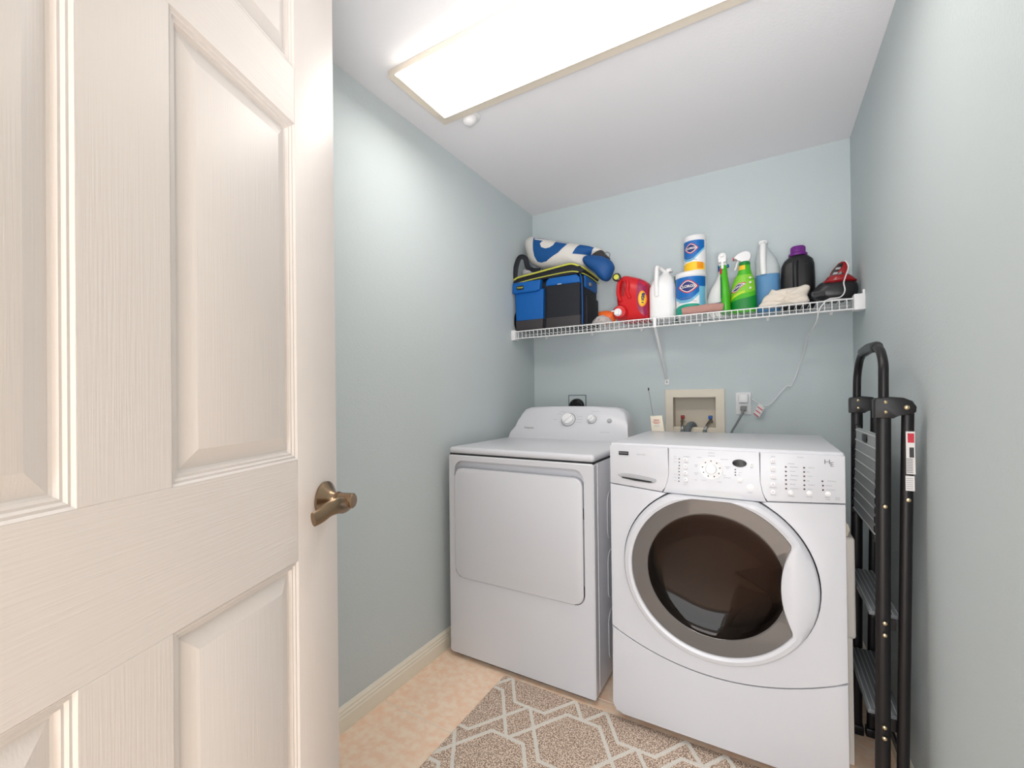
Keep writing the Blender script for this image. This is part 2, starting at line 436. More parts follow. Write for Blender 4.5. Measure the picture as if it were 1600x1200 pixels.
# ------------------------------------------------------------ ceiling fixture
lx0, lx1 = -1.155, .135
lt = thing('ceiling_light', 'long white fluorescent ceiling fixture with a glowing acrylic lens', 'ceiling light', (-.5, 1.4, CH))
obj('housing', Box(lx0-.022, lx1, 1.262, 1.620, 2.412, CH, bev=.003), m_lampm, lt)
bm = NB()
rows = [[(lx0+.02, 1.262), (lx1-.02, 1.262), (lx1-.02, 1.56), (lx0+.02, 1.56), 2.412], [(lx0+.03, 1.245), (lx1-.03, 1.245), (lx1-.03, 1.548), (lx0+.03, 1.548), 2.395],
        [(lx0+.05, 1.228), (lx1-.05, 1.228), (lx1-.05, 1.525), (lx0+.05, 1.525), 2.372], [(lx0+.062, 1.236), (lx1-.062, 1.236), (lx1-.062, 1.512), (lx0+.062, 1.512), 2.362]]
R = [[bm.verts.new((x, y, r[4])) for x, y in r[:4]] for r in rows]
eb = NB(); R2 = [[eb.verts.new(v.co) for v in r] for r in R[:3]]
for a, b in zip(R2, R2[1:]):
    for i in (0, 2): eb.faces.new((a[i], a[(i+1) % 4], b[(i+1) % 4], b[i]))
obj('lens_side', eb, m_lside, lt, smooth=25)
for v in R[0]+R[1]: bm.verts.remove(v)
for a, b in zip(R[2:], R[3:]):
    for i in (0, 2): bm.faces.new((a[i], a[(i+1) % 4], b[(i+1) % 4], b[i]))
bm.faces.new(R[-1])
obj('lens', bm, m_lens, lt, smooth=25)
for xe, sg in ((0, -1), (1, 1)):
    ys = [(r[0][1], r[4]) for r in rows]+[(r[2][1], r[4]) for r in reversed(rows)]
    xs = [r[xe][0] for r in rows]+[r[xe][0] for r in reversed(rows)]
    eb = NB(); f0 = [eb.verts.new((x, y, z)) for x, (y, z) in zip(xs, ys)]; f1 = [eb.verts.new((x+sg*.004, y, z)) for x, (y, z) in zip(xs, ys)]
    eb.faces.new(f0); eb.faces.new(f1)
    for k in range(len(f0)): eb.faces.new((f0[k], f1[k], f1[(k+1) % 8], f0[(k+1) % 8]))
    obj('end_cap', eb, m_endcap, lt, smooth=0)
sd = thing('ceiling_sensor', 'small round white dome on the ceiling beside the light fixture', 'sensor', (-1.075, 1.665, CH))
obj('base', Lathe([(0, CH), (.048, CH), (.048, CH-.006), (.036, CH-.012), (0, CH-.012)], (-1.075, 1.665, 0)), m_whitep, sd)
obj('dome', Lathe([(.032, CH-.011), (.030, CH-.022), (.022, CH-.032), (.010, CH-.036), (0, CH-.037)], (-1.075, 1.665, 0)), m_whitep, sd)

# ------------------------------------------------------------ rug
RX, RY0, RY1 = (-.965, .20), .55, 1.724
rug = thing('rug', 'beige and brown rug with a cream trellis of hexagons', 'rug', (-.4, 1.1, 0))
obj('pile', Box(RX[0], RX[1], RY0, RY1, .0005, .008, bev=.003), m_rug, rug)
bm = NB(); LW = .0065
def seg(a, b):
    a, b = Vector(a), Vector(b); d = (b-a).normalized(); n = Vector((-d.y, d.x))*LW
    a = a-d*LW*.6; b = b+d*LW*.6
    P = [a-n, b-n, b+n, a+n]
    lo = [bm.verts.new((p.x, p.y, .0075)) for p in P]; hi = [bm.verts.new((p.x, p.y, .0098+random.uniform(0, .0001))) for p in P]
    bm.faces.new(hi)
    for i in range(4): bm.faces.new((lo[i], lo[(i+1) % 4], hi[(i+1) % 4], hi[i]))
for j in range(-6, 3):
    for i in range(-3, 5):
        cx = -.583+.4*i+(.2 if j % 2 else 0); cy = 1.502+.2175*j
        for s in (-1, 1):
            seg((cx-.062, cy+s*.128), (cx+.062, cy+s*.128))
            for q in (-1, 1):
                seg((cx+q*.062, cy+s*.128), (cx+q*.14, cy)); seg((cx+q*.14, cy), (cx+q*.197, cy+s*.090))
for co, no in (((RX[0]+.004, 0, 0), (-1, 0, 0)), ((RX[1]-.004, 0, 0), (1, 0, 0)), ((0, RY0+.004, 0), (0, -1, 0)), ((0, RY1-.004, 0), (0, 1, 0))):
    bmesh.ops.bisect_plane(bm, geom=bm.verts[:]+bm.edges[:]+bm.faces[:], plane_co=co, plane_no=no, clear_outer=True)
obj('trellis_pattern', bm, m_rugl, rug, smooth=0)

# ------------------------------------------------------------ dryer
DX0, DX1, DY, DB = -1.263, -.566, 1.740, 2.47
dr = thing('dryer', 'white dryer with a square door and raised control console', 'dryer', ((DX0+DX1)/2, 2.1, 0))
bm = NB(); box(bm, DX0+.004, DX1-.002, DY+.035, DB-.03, .022, .943, bev=.004)
cab = obj('cabinet', bm, m_white, dr)
# embossed ribs on the side
for z0, z1 in ((.60, .80), (.345, .55), (.09, .295)):
    bm = NB(); pts = rrect(1.92, 2.38, z0, z1, .045)
    tube(bm, [(DX1-.002, u, v) for u, v in pts+pts[:1]], .0028, n=6); obj('embossed_rib', bm, m_white, cab)
bm = NB(); box(bm, DX1-.004, DX1+.0005, DY+.05, DY+.058, .03, .94, bev=.001); obj('seam_rib', bm, m_white, cab)
# front: frame with a cut-out for the door
ox0, ox1, oz0, oz1 = -1.232, -.603, .374, .922
def ring_prism(outer, inner, y0, y1, bev=0):
    bm = NB(); n = len(outer)
    A = [bm.verts.new((u, y0+(bev if bev else 0), v)) for u, v in outer]
    def inset(P, d):
        cx = sum(p[0] for p in P)/n; cz = sum(p[1] for p in P)/n
        return [(u-math.copysign(min(d, abs(u-cx)), u-cx), v-math.copysign(min(d, abs(v-cz)), v-cz)) for u, v in P]
    A2 = [bm.verts.new((u, y0, v)) for u, v in inset(outer, bev)] if bev else A
    B2 = [bm.verts.new((u, y0, v)) for u, v in inset(inner, -bev*.8)] if bev else None
    B = [bm.verts.new((u, y0+bev, v)) for u, v in inner]
    C = [bm.verts.new((u, y1, v)) for u, v in inner]; D = [bm.verts.new((u, y1, v)) for u, v in outer]
    seq = [A, A2, B2, B, C, D, A] if bev else [A, B, C, D, A]
    for a, b in zip(seq, seq[1:]):
        for i in range(n): bm.faces.new((a[i], a[(i+1) % n], b[(i+1) % n], b[i]))
    return bm
obj('front_panel', ring_prism(rrect(DX0, DX1, .020, .943, .012), rrect(ox0, ox1, oz0, oz1, .045), DY, DY+.036, .004), m_white, dr)
obj('door_recess', Box(ox0-.01, ox1+.01, DY+.028, DY+.034, oz0-.01, oz1+.01), m_white, dr)
dd = obj('door', prism(NB(), rrect(-1.224, -.611, .381, .884, .038, 6), DY-.006, DY+.026, bev=.006, seg=3), m_white, dr)
for z in (.745, .435): obj('hinge', Box(-.611, -.6035, DY+.002, DY+.012, z-.022, z+.022), m_black, dr)
bm = NB(); box(bm, DX0-.001, DX1+.001, DY+.004, DB, .948, .979, bev=.014, seg=4)
obj('top_panel', bm, m_white, dr)
obj('seam', Box(DX0+.004, DX1-.004, DY+.008, DB-.02, .941, .950), m_gap, dr)
obj('base', Box(DX0+.02, DX1-.02, DY+.03, DB-.05, 0, .024), m_gap, dr)  # dark block stands in for the shaded gap under the dryer
# console
def cy_(z): return 2.315+(z-.975)*.52
def cons(bm):
    prof = [(-1.262, .972), (-1.250, .985), (-1.235, 1.005), (-1.222, 1.04), (-1.212, 1.08), (-1.200, 1.115), (-1.182, 1.138), (-1.155, 1.149), (-1.05, 1.1535), (-.91, 1.155), (-.77, 1.1535), (-.672, 1.150), (-.637, 1.142), (-.612, 1.125), (-.597, 1.098), (-.589, 1.06), (-.583, 1.02), (-.578, .99), (-.572, .972)]
    prism(bm, prof, 0, 1, bev=0)
    for v in bm.verts: v.co.y = cy_(v.co.z) if v.co.y < .5 else DB
    fe = [e for e in bm.edges if all(abs(v.co.y-cy_(v.co.z)) < 1e-5 for v in e.verts)]
    bmesh.ops.bevel(bm, geom=fe, offset=.012, segments=3, profile=.5, affect='EDGES')
    return bm
obj('console', cons(NB()), m_white, dr)
tilt = math.atan(.52)
def cpl(x, z):
    y = cy_(z)
    return lambda u, v, w: (x+u, y+v*math.sin(tilt)-w*math.cos(tilt), z+v*math.cos(tilt)+w*math.sin(tilt))
def cobj(name, bm, mat, x, z, parent=dr, smooth=35):
    f = cpl(x, z)
    for v in bm.verts: v.co = Vector(f(v.co.x, v.co.y, v.co.z))
    return obj(name, bm, mat, parent, smooth)
def knob(name, x, z, r, ticks):
    k = cobj(name, lathe(NB(), [(0, 0), (r*1.12, 0), (r*1.10, .004), (r, .006), (r*.93, .020), (r*.85, .022), (0, .022)]), m_whitep, x, z)
    bm = NB(); box(bm, -r*.22, r*.22, -r*.88, r*.88, .021, .028, bev=.002)
    for v in bm.verts:
        a = -.75; v.co.x, v.co.y = v.co.x*math.cos(a)-v.co.y*math.sin(a), v.co.x*math.sin(a)+v.co.y*math.cos(a)
    cobj('grip', bm, m_whitep, x, z, k)
    cobj('skirt', lathe(NB(), [(0, .0005), (r*1.22, .0005), (r*1.22, .0012), (0, .0012)]), m_grey, x, z, k)
    bm = NB()
    for i in range(ticks):
        a = 2*PI*i/ticks
        if -PI/2-.3 < (a if a < PI else a-2*PI) < -PI/2+.3: continue
        vs = box(NB(), 0, 1, 0, 1, 0, 1); vs.free()
        c0, s0 = math.cos(a), math.sin(a); w = .0007
        q = [(c0*r*1.35-s0*w, s0*r*1.35+c0*w), (c0*r*1.62-s0*w, s0*r*1.62+c0*w), (c0*r*1.62+s0*w, s0*r*1.62-c0*w), (c0*r*1.35+s0*w, s0*r*1.35-c0*w)]
        bm.faces.new([bm.verts.new((a_, b_, .0008)) for a_, b_ in q])
    cobj('dial_marks', bm, m_ltgrey, x, z)
knob('timer_knob', -.908, 1.083, .033, 22)
knob('heat_knob', -.777, 1.086, .020, 12)
cobj('start_button', lathe(NB(), [(0, 0), (.013, 0), (.013, .003), (.010, .004), (.009, .007), (0, .007)]), m_ltgrey, -.683, 1.080)
text('lettering', 'Hotpoint', .016, m_grey, dr, cpl(-1.135, 1.035), bold=.0003)
bm = NB()
for x, z, w in ((-.765, 1.128, .045), (-.70, 1.022, .05), (-.985, 1.083, .022), (-.845, 1.10, .03), (-.845, 1.085, .03), (-.845, 1.07, .03), (-.95, 1.125, .03), (-.965, 1.112, .025)):
    f = cpl(x, z); h = .001
    bm.faces.new([bm.verts.new(f(u, v, .0006)) for u, v in ((-w/2, -h), (w/2, -h), (w/2, h), (-w/2, h))])
tag(obj('printed_lines', bm, m_ltgrey, dr, smooth=0), kind='stuff')

# ------------------------------------------------------------ washer
WX0, WX1, WY, WB = -.490, .197, 1.700, 2.42
DCX, DCZ = -.153, .612
ws = thing('washing_machine', 'white front-loading washing machine with a big smoked round door', 'washing machine', ((WX0+WX1)/2, 2.05, 0))
bm = NB()
box(bm, WX0+.004, WX0+.012, WY+.024, WB, .03, 1.02); box(bm, WX1-.012, WX1-.004, WY+.024, WB, .03, 1.02)
box(bm, WX0+.012, WX1-.012, WB-.01, WB, .03, 1.02); box(bm, WX0+.012, WX1-.012, WY+.03, WB-.01, .03, .04)
obj('cabinet', bm, m_white, ws)
obj('top_panel', Box(WX0, WX1, WY+.006, WY+.66, 1.018, 1.036, bev=.008, seg=3), m_white, ws)
obj('rear_panel', Box(WX0+.01, WX1-.01, WY+.655, WB, .9, 1.02), m_white, ws)
PT = WY+.028
seamz = lambda x: .868+.017*max(0, (-.307-x)/.18) if x < -.15 else .868+.017*max(0, (x+.003)/.2)
drawer = [(WX0, 1.0255), (-.287, 1.0255), (-.2865, .935), (-.290, .908), (-.297, .888), (-.309, .871), (WX0, .887)]
dw = obj('detergent_drawer', Prism(drawer, WY, PT, bev=.002), m_white, ws)
bm = Prism([(-.463, .919), (-.447, .925), (-.420, .926), (-.388, .923), (-.350, .918), (-.328, .913), (-.326, .905), (-.334, .898), (-.350, .896), (-.400, .899), (-.447, .907)], WY-.0012, WY+.004, bev=.001)
hh = obj('drawer_handle', bm, m_ltgrey, dw)
obj('slot', Prism([(-.448, .913), (-.40, .9095), (-.345, .9045), (-.338, .901), (-.350, .899), (-.400, .902), (-.445, .9085)], WY-.002, WY+.002), m_gap, hh)
obj('badge', Box(-.457, -.422, WY-.0012, WY+.001, .9925, 1.006), m_black, ws)
text('badge_lettering', 'Kenmore', .0078, m_ltgrey, ws, front(-.4395, WY-.0012, 1.0005))
text('model_lettering', 'ELITE  HE3t', .006, m_ltgrey, ws, front(-.378, WY-.0002, .998))
cpan = [(-.2853, 1.0255), (-.0158, 1.0255), (-.0154, .932), (-.012, .901), (-.0035, .881), (.0022, .869), (-.3065, .869), (-.2955, .886), (-.2885, .907), (-.2850, .935)]
cp = obj('control_panel', Prism(cpan, WY-.001, PT, bev=.0018), m_white, ws)
rpan = [(-.0145, 1.0255), (WX1, 1.0255), (WX1, .887), (.0035, .872), (-.002, .882), (-.0105, .902), (-.014, .932)]
rp = obj('option_panel', Prism(rpan, WY, PT, bev=.0018), m_white, ws)
RO = .290
a_s = math.asin((.866-DCZ)/RO)
mid = [(WX0, .8835), (-.310, .868)]+arc(DCX, DCZ, RO, PI-a_s, 2*PI+a_s, 60)+[(.004, .869), (WX1, .8835)]
def lowz(x): return .269+.090*((x+.15)/.345)**2
lowpts = [(WX1+(WX0-WX1)*i/24, lowz(WX1+(WX0-WX1)*i/24)) for i in range(25)]
mid = mid+[(x, z+.002) for x, z in lowpts]
obj('front_panel', Prism(mid, WY, PT, bev=.003), m_white, ws)
low = [(x, z-.002) for x, z in lowpts]+[(WX0, .075)]+arc(WX0+.035, .075, .035, PI, 1.5*PI, 5)+[(WX1-.02, .04), (WX1, .05)]
bm = Prism(low, WY, PT+.01, bev=.004)
obj('toe_panel', bm, m_white, ws)
obj('seam_backing', Box(WX0+.012, WX1-.012, WY+.0045, PT+.004, .90, 1.015), m_seam, ws)
obj('seam_backing', Box(WX0+.012, WX1-.012, PT+.011, PT+.014, .045, .32), m_gap, ws)
for x in (WX0+.06, WX1-.06):
    for y in (WY+.09, WB-.06): obj('foot', Lathe([(.022, 0), (.022, .012), (.010, .016), (.010, .034)], (x, y, 0), n=14), m_gap, ws)
# door
def bite(a):
    bx, R = .505, .316
    c = math.cos(a); d = (bx*c)**2-(bx*bx-R*R)
    return bx*c-math.sqrt(d) if c > 0 and d >= 0 else 9
def topcut(a, h): return h/math.sin(a) if math.sin(a) > 0 else 9
def r_out(a): return min(.286, topcut(a, .2555))
def r_gl(a): return min(.255, topcut(a, .2495), bite(a))
def r_in(a): return min(.203, bite(a)-.0)
def polar(rows, n=144, cx=DCX, cz=DCZ, cap=False):
    bm = NB(); R = []
    for fr, y in rows:
        R.append([bm.verts.new((cx+fr(2*PI*i/n)*math.cos(2*PI*i/n), y, cz+fr(2*PI*i/n)*math.sin(2*PI*i/n))) for i in range(n)])
    for a, b in zip(R, R[1:]):
        for i in range(n): bm.faces.new((a[i], a[(i+1) % n], b[(i+1) % n], b[i]))
    if cap: bm.faces.new(R[-1])
    return bm
mixr = lambda s: (lambda a: r_gl(a)+(r_out(a)-r_gl(a))*s)
wd = obj('door', polar([(r_gl, 1.688), (mixr(.0), 1.673), (mixr(.06), 1.669), (mixr(.35), 1.666), (mixr(.75), 1.670), (mixr(.95), 1.680), (r_out, 1.690), (r_out, 1.712)]), m_white, ws)
obj('smoked_ring', polar([(r_in, 1.73), (r_in, 1.679), (lambda a: r_in(a)+.003, 1.6765), (lambda a: r_gl(a)-.001, 1.6745), (r_gl, 1.69)]), m_ring, wd)
obj('door_glass', polar([(r_in, 1.683), (lambda a: r_in(a)*.97, 1.688), (lambda a: r_in(a)*.85, 1.698), (lambda a: r_in(a)*.6, 1.708), (lambda a: r_in(a)*.3, 1.713), (lambda a: r_in(a)*.03, 1.714)], n=96, cap=True), m_glass, wd)
obj('door_gasket', polar([(lambda a: .215, 1.705), (lambda a: .222, 1.76), (lambda a: .205, 1.785), (lambda a: .24, 1.80)], n=64), m_grey, ws)
m_drum = M('perforated_drum_steel', (150, 150, 152), .35, 1)
nt = m_drum.node_tree; vo = nt.nodes.new('ShaderNodeTexVoronoi'); vo.inputs['Scale'].default_value = 55
if 'Randomness' in vo.inputs: vo.inputs['Randomness'].default_value = 0
tc = nt.nodes.new('ShaderNodeTexCoord'); nt.links.new(tc.outputs['Object'], vo.inputs['Vector'])
rp_ = nt.nodes.new('ShaderNodeValToRGB'); rp_.color_ramp.elements[0].position = .22; rp_.color_ramp.elements[1].position = .3
rp_.color_ramp.elements[0].color = (.02, .02, .02, 1); rp_.color_ramp.elements[1].color = (.45, .44, .43, 1)
nt.links.new(vo.outputs['Distance'], rp_.inputs[0]); nt.links.new(rp_.outputs[0], nt.nodes['Principled BSDF'].inputs['Base Color'])
drm = obj('drum', Lathe([(.235, 1.79), (.24, 1.81), (.24, 2.15), (.22, 2.17), (.08, 2.19), (.05, 2.18), (0, 2.18)], (DCX, 0, DCZ), axis='y', n=48), m_drum, ws)
for k in range(3):
    a = PI/2+.5+k*2*PI/3; c0, s0 = math.cos(a), math.sin(a)
    tube_ = Tube([(DCX+c0*.222, 1.83, DCZ+s0*.222), (DCX+c0*.205, 1.95, DCZ+s0*.205), (DCX+c0*.222, 2.12, DCZ+s0*.222)], .028, n=10, smooth=5)
    obj('baffle', tube_, m_grey, drm)
# controls
leds = [(-.251, .99), (-.251, .978), (-.251, .967), (-.252, .957), (-.252, .946), (-.252, .935), (-.253, .924), (-.253, .913), (-.083, .966), (-.083, .957), (-.083, .948),
        (.053, .984), (.053, .97), (.053, .957), (.053, .944), (.053, .931), (.053, .917), (.099, .985), (.099, .972), (.099, .959), (.099, .946), (.099, .932), (.099, .92), (.143, .948), (.144, .935), (.144, .922)]
def small(name, proto, pts, parent, p0):
    o = proto
    for i, (x, z) in enumerate(pts):
        if i: o = proto.copy(); COL.objects.link(o); o.parent = parent
        o.location = (x-p0[0], 0, z-p0[1])
def spread(name, bm, mat, pts, parent):
    o = obj(name, bm, mat, parent, local=False)
    base = o.location.copy()
    for x, z in pts[1:]:
        c = o.copy(); COL.objects.link(c); c.parent = parent; c.location = base+Vector((x-pts[0][0], 0, z-pts[0][1]))
    return o
spread('indicator_light', Lathe([(.0022, WY-.0015), (.0022, WY+.001)], (leds[0][0], 0, leds[0][1]), axis='y', n=10), m_dkgrey, leds[:11], cp)
spread('indicator_light', Lathe([(.0026, WY-.0012), (.0026, WY+.001)], (leds[11][0], 0, leds[11][1]), axis='y', n=10), m_led, leds[11:], rp)
def btn(x, z, r=.007):
    return Lathe([(0, WY-.0034), (r*.6, WY-.0032), (r, WY-.002), (r*1.05, WY+.001)], (x, 0, z), axis='y', n=18)
bp = [(-.231, .9885), (-.231, .966), (-.232, .943), (-.232, .92), (-.038, .985), (-.069, .933)]
spread('push_button', btn(*bp[0]), m_whitep, bp, cp)
obj('start_button', btn(-.042, .911, .011), m_whitep, cp)
bp = [(.019, 1.001), (.019, .976), (.019, .952), (.019, .927), (.019, .903), (.064, .906), (.111, .909), (.156, .911)]
spread('push_button', btn(*bp[0]), m_whitep, bp, rp)
dots = [(-.231, .990), (-.231, .9675), (-.232, .9445), (-.232, .9215), (-.037, .986)]
spread('button_mark', Lathe([(.0014, WY-.0038), (.0014, WY-.0025)], (dots[0][0], 0, dots[0][1]), axis='y', n=8), m_dkgrey, dots, cp)
dots = [(.019, 1.002), (.019, .977), (.019, .953), (.019, .928), (.019, .904)]
spread('button_mark', Lathe([(.0014, WY-.0038), (.0014, WY-.0025)], (dots[0][0], 0, dots[0][1]), axis='y', n=8), m_dkred, dots, rp)
ring = Lathe([(.020, WY-.0012), (.034, WY-.004), (.0355, WY+.001)], (-.153, 0, .962), axis='y', n=40)
obj('cycle_ring', ring, m_ltgrey if 0 else m_whitep, cp)
obj('cycle_dial', Lathe([(0, WY-.017), (.014, WY-.017), (.016, WY-.015), (.0175, WY)], (-.153, 0, .963), axis='y', n=30), m_whitep, cp)
obj('ring_edge', Lathe([(.0352, WY-.0008), (.0372, WY-.0008), (.0372, WY+.001)], (-.153, 0, .962), axis='y', n=40), m_ltgrey, cp)
dots = [(-.153+.0262*math.cos(PI/2+.0+k*2*PI/9), .963+.0262*math.sin(PI/2+k*2*PI/9)) for k in range(9)]
spread('cycle_mark', Lathe([(.002, WY-.0042), (.002, WY-.001)], (dots[0][0], 0, dots[0][1]), axis='y', n=8), m_dkgrey, dots, cp)
obj('display_window', Prism(ellipse(-.071, .987, .0205, .0125, 28), WY-.002, WY+.001, bev=.0006), m_black, cp)
bm = NB()
wl = [(-.264, .998, 1), (-.227, .999, 3), (-.188, .999, 2), (-.151, 1.016, 3), (-.151, 1.006, 3), (-.114, .997, 3), (-.198, .973, 1.4), (-.198, .968, 1), (-.105, .973, 2.4), (-.105, .968, 1.4), (-.198, .946, 2), (-.198, .941, 1.4), (-.2, .922, 1.3), (-.175, .923, 2), (-.129, .921, 2), (-.114, .944, 1), (-.107, .937, 3), (-.228, .979, 2), (-.23, .956, 1.4), (-.231, .934, 2), (-.23, .91, 2.2), (-.233, .903, 1.8), (-.264, .99, 1.3), (-.264, .979, 1.3), (-.264, .936, 1.3), (-.264, .925, 1.3), (-.264, .914, 1), (-.07, .957, 1.2), (-.072, .949, 1), (-.071, .924, 1.8), (-.042, .895, 2), (-.037, .975, 1.2),
      (.021, 1.014, 1.8), (.09, 1.016, 2.4), (.021, .992, 2), (.021, .967, 2), (.021, .943, 2.2), (.02, .917, 3), (.02, .894, 2.2), (.067, .995, 2.6), (.074, .985, 3), (.07, .972, 2), (.074, .959, 2.8), (.072, .946, 2.6), (.07, .932, 2.2), (.074, .919, 3), (.117, .986, 2.2), (.109, .973, 1.2), (.113, .96, 1.8), (.109, .946, 1), (.116, .934, 2.2), (.112, .921, 1.6), (.165, .95, 3), (.158, .936, 2), (.162, .924, 3), (.066, .895, 2.4), (.111, .898, 2.2), (.154, .901, 1.6), (.156, .895, 1.8), (.178, .897, 1.4), (.178, .902, 1.4)]
for x, z, w in wl:
    w *= .0034; h = .0009
    n_ = max(2, int(w*2/.004)); xx = x-w
    while xx < x+w-.001:
        ln = random.choice((.0035, .0045, .006)); x2 = min(xx+ln, x+w)
        bm.faces.new([bm.verts.new((u, WY-.0014, v)) for u, v in ((xx, z-h), (x2, z-h), (x2, z+h), (xx, z+h))]); xx = x2+.0009
tag(obj('printed_captions', bm, m_ltgrey, ws, smooth=0), kind='stuff')
text('he_emblem', 'H', .019, m_grey, rp, front(.155, WY-.0012, 1.006), sx=1.2)
text('he_emblem', 'E', .019, m_grey, rp, front(.166, WY-.0012, .999), sx=1.0)
obj('lower_crest', Prism([(-.150+.088*math.cos(PI*i/18), .8715+.0175*math.sin(PI*i/18)) for i in range(19)], WY-.0018, WY+.001), m_crest, cp)

# ------------------------------------------------------------ narrow bin between washer and ladder
m_bin = M('ivory_bin_plastic', (232, 225, 216), .4)
bn = thing('bin', 'narrow white plastic bin between the washer and the black ladder', 'bin', (.22, 2.1, 0))
obj('body', Box(.203, .233, 1.90, 2.25, .0, .45, bev=.004), m_bin, bn)
obj('upper_lid', Box(.203, .2405, 1.888, 2.26, .415, .742, bev=.009, seg=3), m_bin, bn)
obj('lid_knob', Prism([(.204, .742), (.224, .742), (.230, .765), (.226, .782), (.214, .792), (.204, .800)], 1.90, 1.93, bev=.003), m_bone, bn)

# ------------------------------------------------------------ folding step ladder
lad = thing('step_ladder', 'folded black step ladder with grey ribbed treads against the right wall', 'ladder', (.29, 1.87, 0))
YN, YFR = 1.668, 2.095
def fx(z): return .262+.016*z/1.18
def rx(z): return .303+.026*z/1.18
for y in (YN, YFR):
    r_ = obj('front_rail', Tube([(fx(.012), y, .012), (fx(1.19), y, 1.19)], .0165, n=14, flat=.72, up=(0, 1, 0)), m_lad, lad)
    obj('rubber_foot', Box(fx(0)-.020, fx(0)+.020, y-.017, y+.017, 0, .035, bev=.005), m_black, r_)
    r_ = obj('rear_rail', Tube([(rx(.012), y+.004, .012), (rx(1.17), y+.004, 1.17)], .0135, n=14, flat=.72, up=(0, 1, 0)), m_lad, lad)
    obj('rubber_foot', Box(rx(0)-.016, rx(0)+.016, y-.011, y+.019, 0, .03, bev=.004), m_black, r_)
    pl = [(.2575, 1.140), (.2575, 1.190), (.262, 1.195), (.290, 1.199), (.318, 1.196), (.335, 1.187), (.343, 1.172), (.342, 1.158), (.333, 1.150), (.305, 1.150), (.300, 1.142), (.296, 1.140)]
    h_ = obj('hinge_plate', Prism([(x-.001, z) for x, z in pl], y-.021, y+.021, bev=.003), m_lad, lad)
    for x, z, r in ((.279, 1.184, .0045), (.279, 1.157, .0045), (.322, 1.170, .0065)):
        obj('rivet', Lathe([(r, y-.0205), (r*.9, y-.0235), (r*.5, y-.025), (0, y-.0255)], (x, 0, z), axis='y', n=12), m_rivet, h_)
loop = [(fx(1.15), YN, 1.15), (fx(1.2)+.001, YN+.002, 1.25), (.281, YN+.012, 1.292), (.282, YN+.05, 1.328), (.283, YN+.11, 1.345), (.283, (YN+YFR)/2, 1.350), (.283, YFR-.11, 1.345), (.282, YFR-.05, 1.328), (.281, YFR-.012, 1.292), (.279, YFR-.002, 1.25), (fx(1.15), YFR, 1.15)]
hl = obj('handle_loop', Tube(loop, .0115, n=12, smooth=5, up=(1, 0, 0)), m_lad, lad)
obj('hand_grip', Tube([(.283, (YN+YFR)/2-.10, 1.347), (.283, (YN+YFR)/2, 1.351), (.283, (YN+YFR)/2+.10, 1.347)], .0165, n=12, smooth=4, up=(1, 0, 0)), m_black, hl)
# top platform, folded up against the rails
PZ0, PZ1 = .800, 1.088
def plat(x, z): return x+(.010)*(z-PZ0)/(PZ1-PZ0)
bm = Prism([(plat(.262, PZ0), PZ0), (plat(.262, PZ1), PZ1), (plat(.272, PZ1), PZ1), (plat(.272, PZ0), PZ0)], YN+.026, YFR-.018)
tp = obj('top_platform', bm, m_tread, lad)
for k in range(9):
    z = PZ0+.006+(PZ1-PZ0-.012)*k/8; x = plat(.262, z)
    obj('rib', Box(x-.0018, x+.001, YN+.028, YFR-.02, z-.0015, z+.0015), m_trd2, tp)
bm = NB()
for k in range(12):
    z = PZ0-.002+(PZ1-PZ0+.004)*k/11; x = plat(.262, z)
    box(bm, x-.006, x+.012, YN+.0165, YN+.030, z-.011, z+.009, bev=.003); box(bm, x-.003, x+.012, YFR-.024, YFR-.010, z-.011, z+.009, bev=.003)
tag(obj('edge_trim', bm, m_black, tp), kind='stuff')
obj('grip_slot', Box(.2655, .269, 1.86, 1.92, 1.055, 1.078, bev=.001), m_black, tp)
for zt in (.592, .312):
    x0 = .243 if zt > .5 else .237
    st = obj('step', Box(x0, .312, YN+.020, YFR-.02, zt-.012, zt, bev=.002), m_step, lad)
    for k in range(6):
        x = x0+.006+k*.0115
        obj('rib', Box(x-.0012, x+.0012, YN+.022, YFR-.022, zt-.001, zt+.0016), m_steprib, st)
    obj('step_support', Prism([(x0+.004, zt-.012), (.300, zt-.012), (.300, zt-.045), (x0+.035, zt-.045)], YN+.019, YN+.026), m_black, st)
    obj('step_support', Prism([(x0+.004, zt-.012), (.300, zt-.012), (.300, zt-.045), (x0+.035, zt-.045)], YFR-.026, YFR-.019), m_black, st)
bm = NB(); first = None
for z in (.898, .578, .545, .292, .262):
    o = obj('rivet', Lathe([(.0055, YN-.0165), (.0048, YN-.020), (.002, YN-.0215), (0, YN-.0215)], (fx(z)+.001, 0, z), axis='y', n=12), m_rivet, lad)
obj('rivet', Lathe([(.0055, YN-.0095), (.0048, YN-.013), (0, YN-.0145)], (rx(.92)+.001, 0, .92), axis='y', n=12), m_rivet, lad)
obj('cross_brace', Box(.30, .306, YN+.02, YFR-.015, .20, .225), m_lad, lad)
def sticker(name, z0, z1, mat, y=YN-.0102, w=.009, dx=.004):
    xm = rx((z0+z1)/2)+dx
    return obj(name, Box(xm-w, xm+w, y, y+.0025, z0, z1), mat, lad)
s1 = sticker('warning_sticker', .99, 1.105, m_sticker)
sticker('sticker_mark', 1.075, 1.100, m_lred, YN-.0108, .0065)
sticker('sticker_mark', 1.035, 1.062, m_dkgrey, YN-.0108, .0045, .006)
bm = NB()
for k in range(9): box(bm, rx(1.01)-.004, rx(1.01)+.009, YN-.0108, YN-.009, .994+k*.0045, .996+k*.0045)
tag(obj('sticker_print', bm, m_grey, lad), kind='stuff')
sticker('warning_sticker', .945, .985, m_sticker)
bm = NB()
for k in range(6): box(bm, rx(.96)-.004, rx(.96)+.010, YN-.0108, YN-.009, .950+k*.0055, .952+k*.0055)
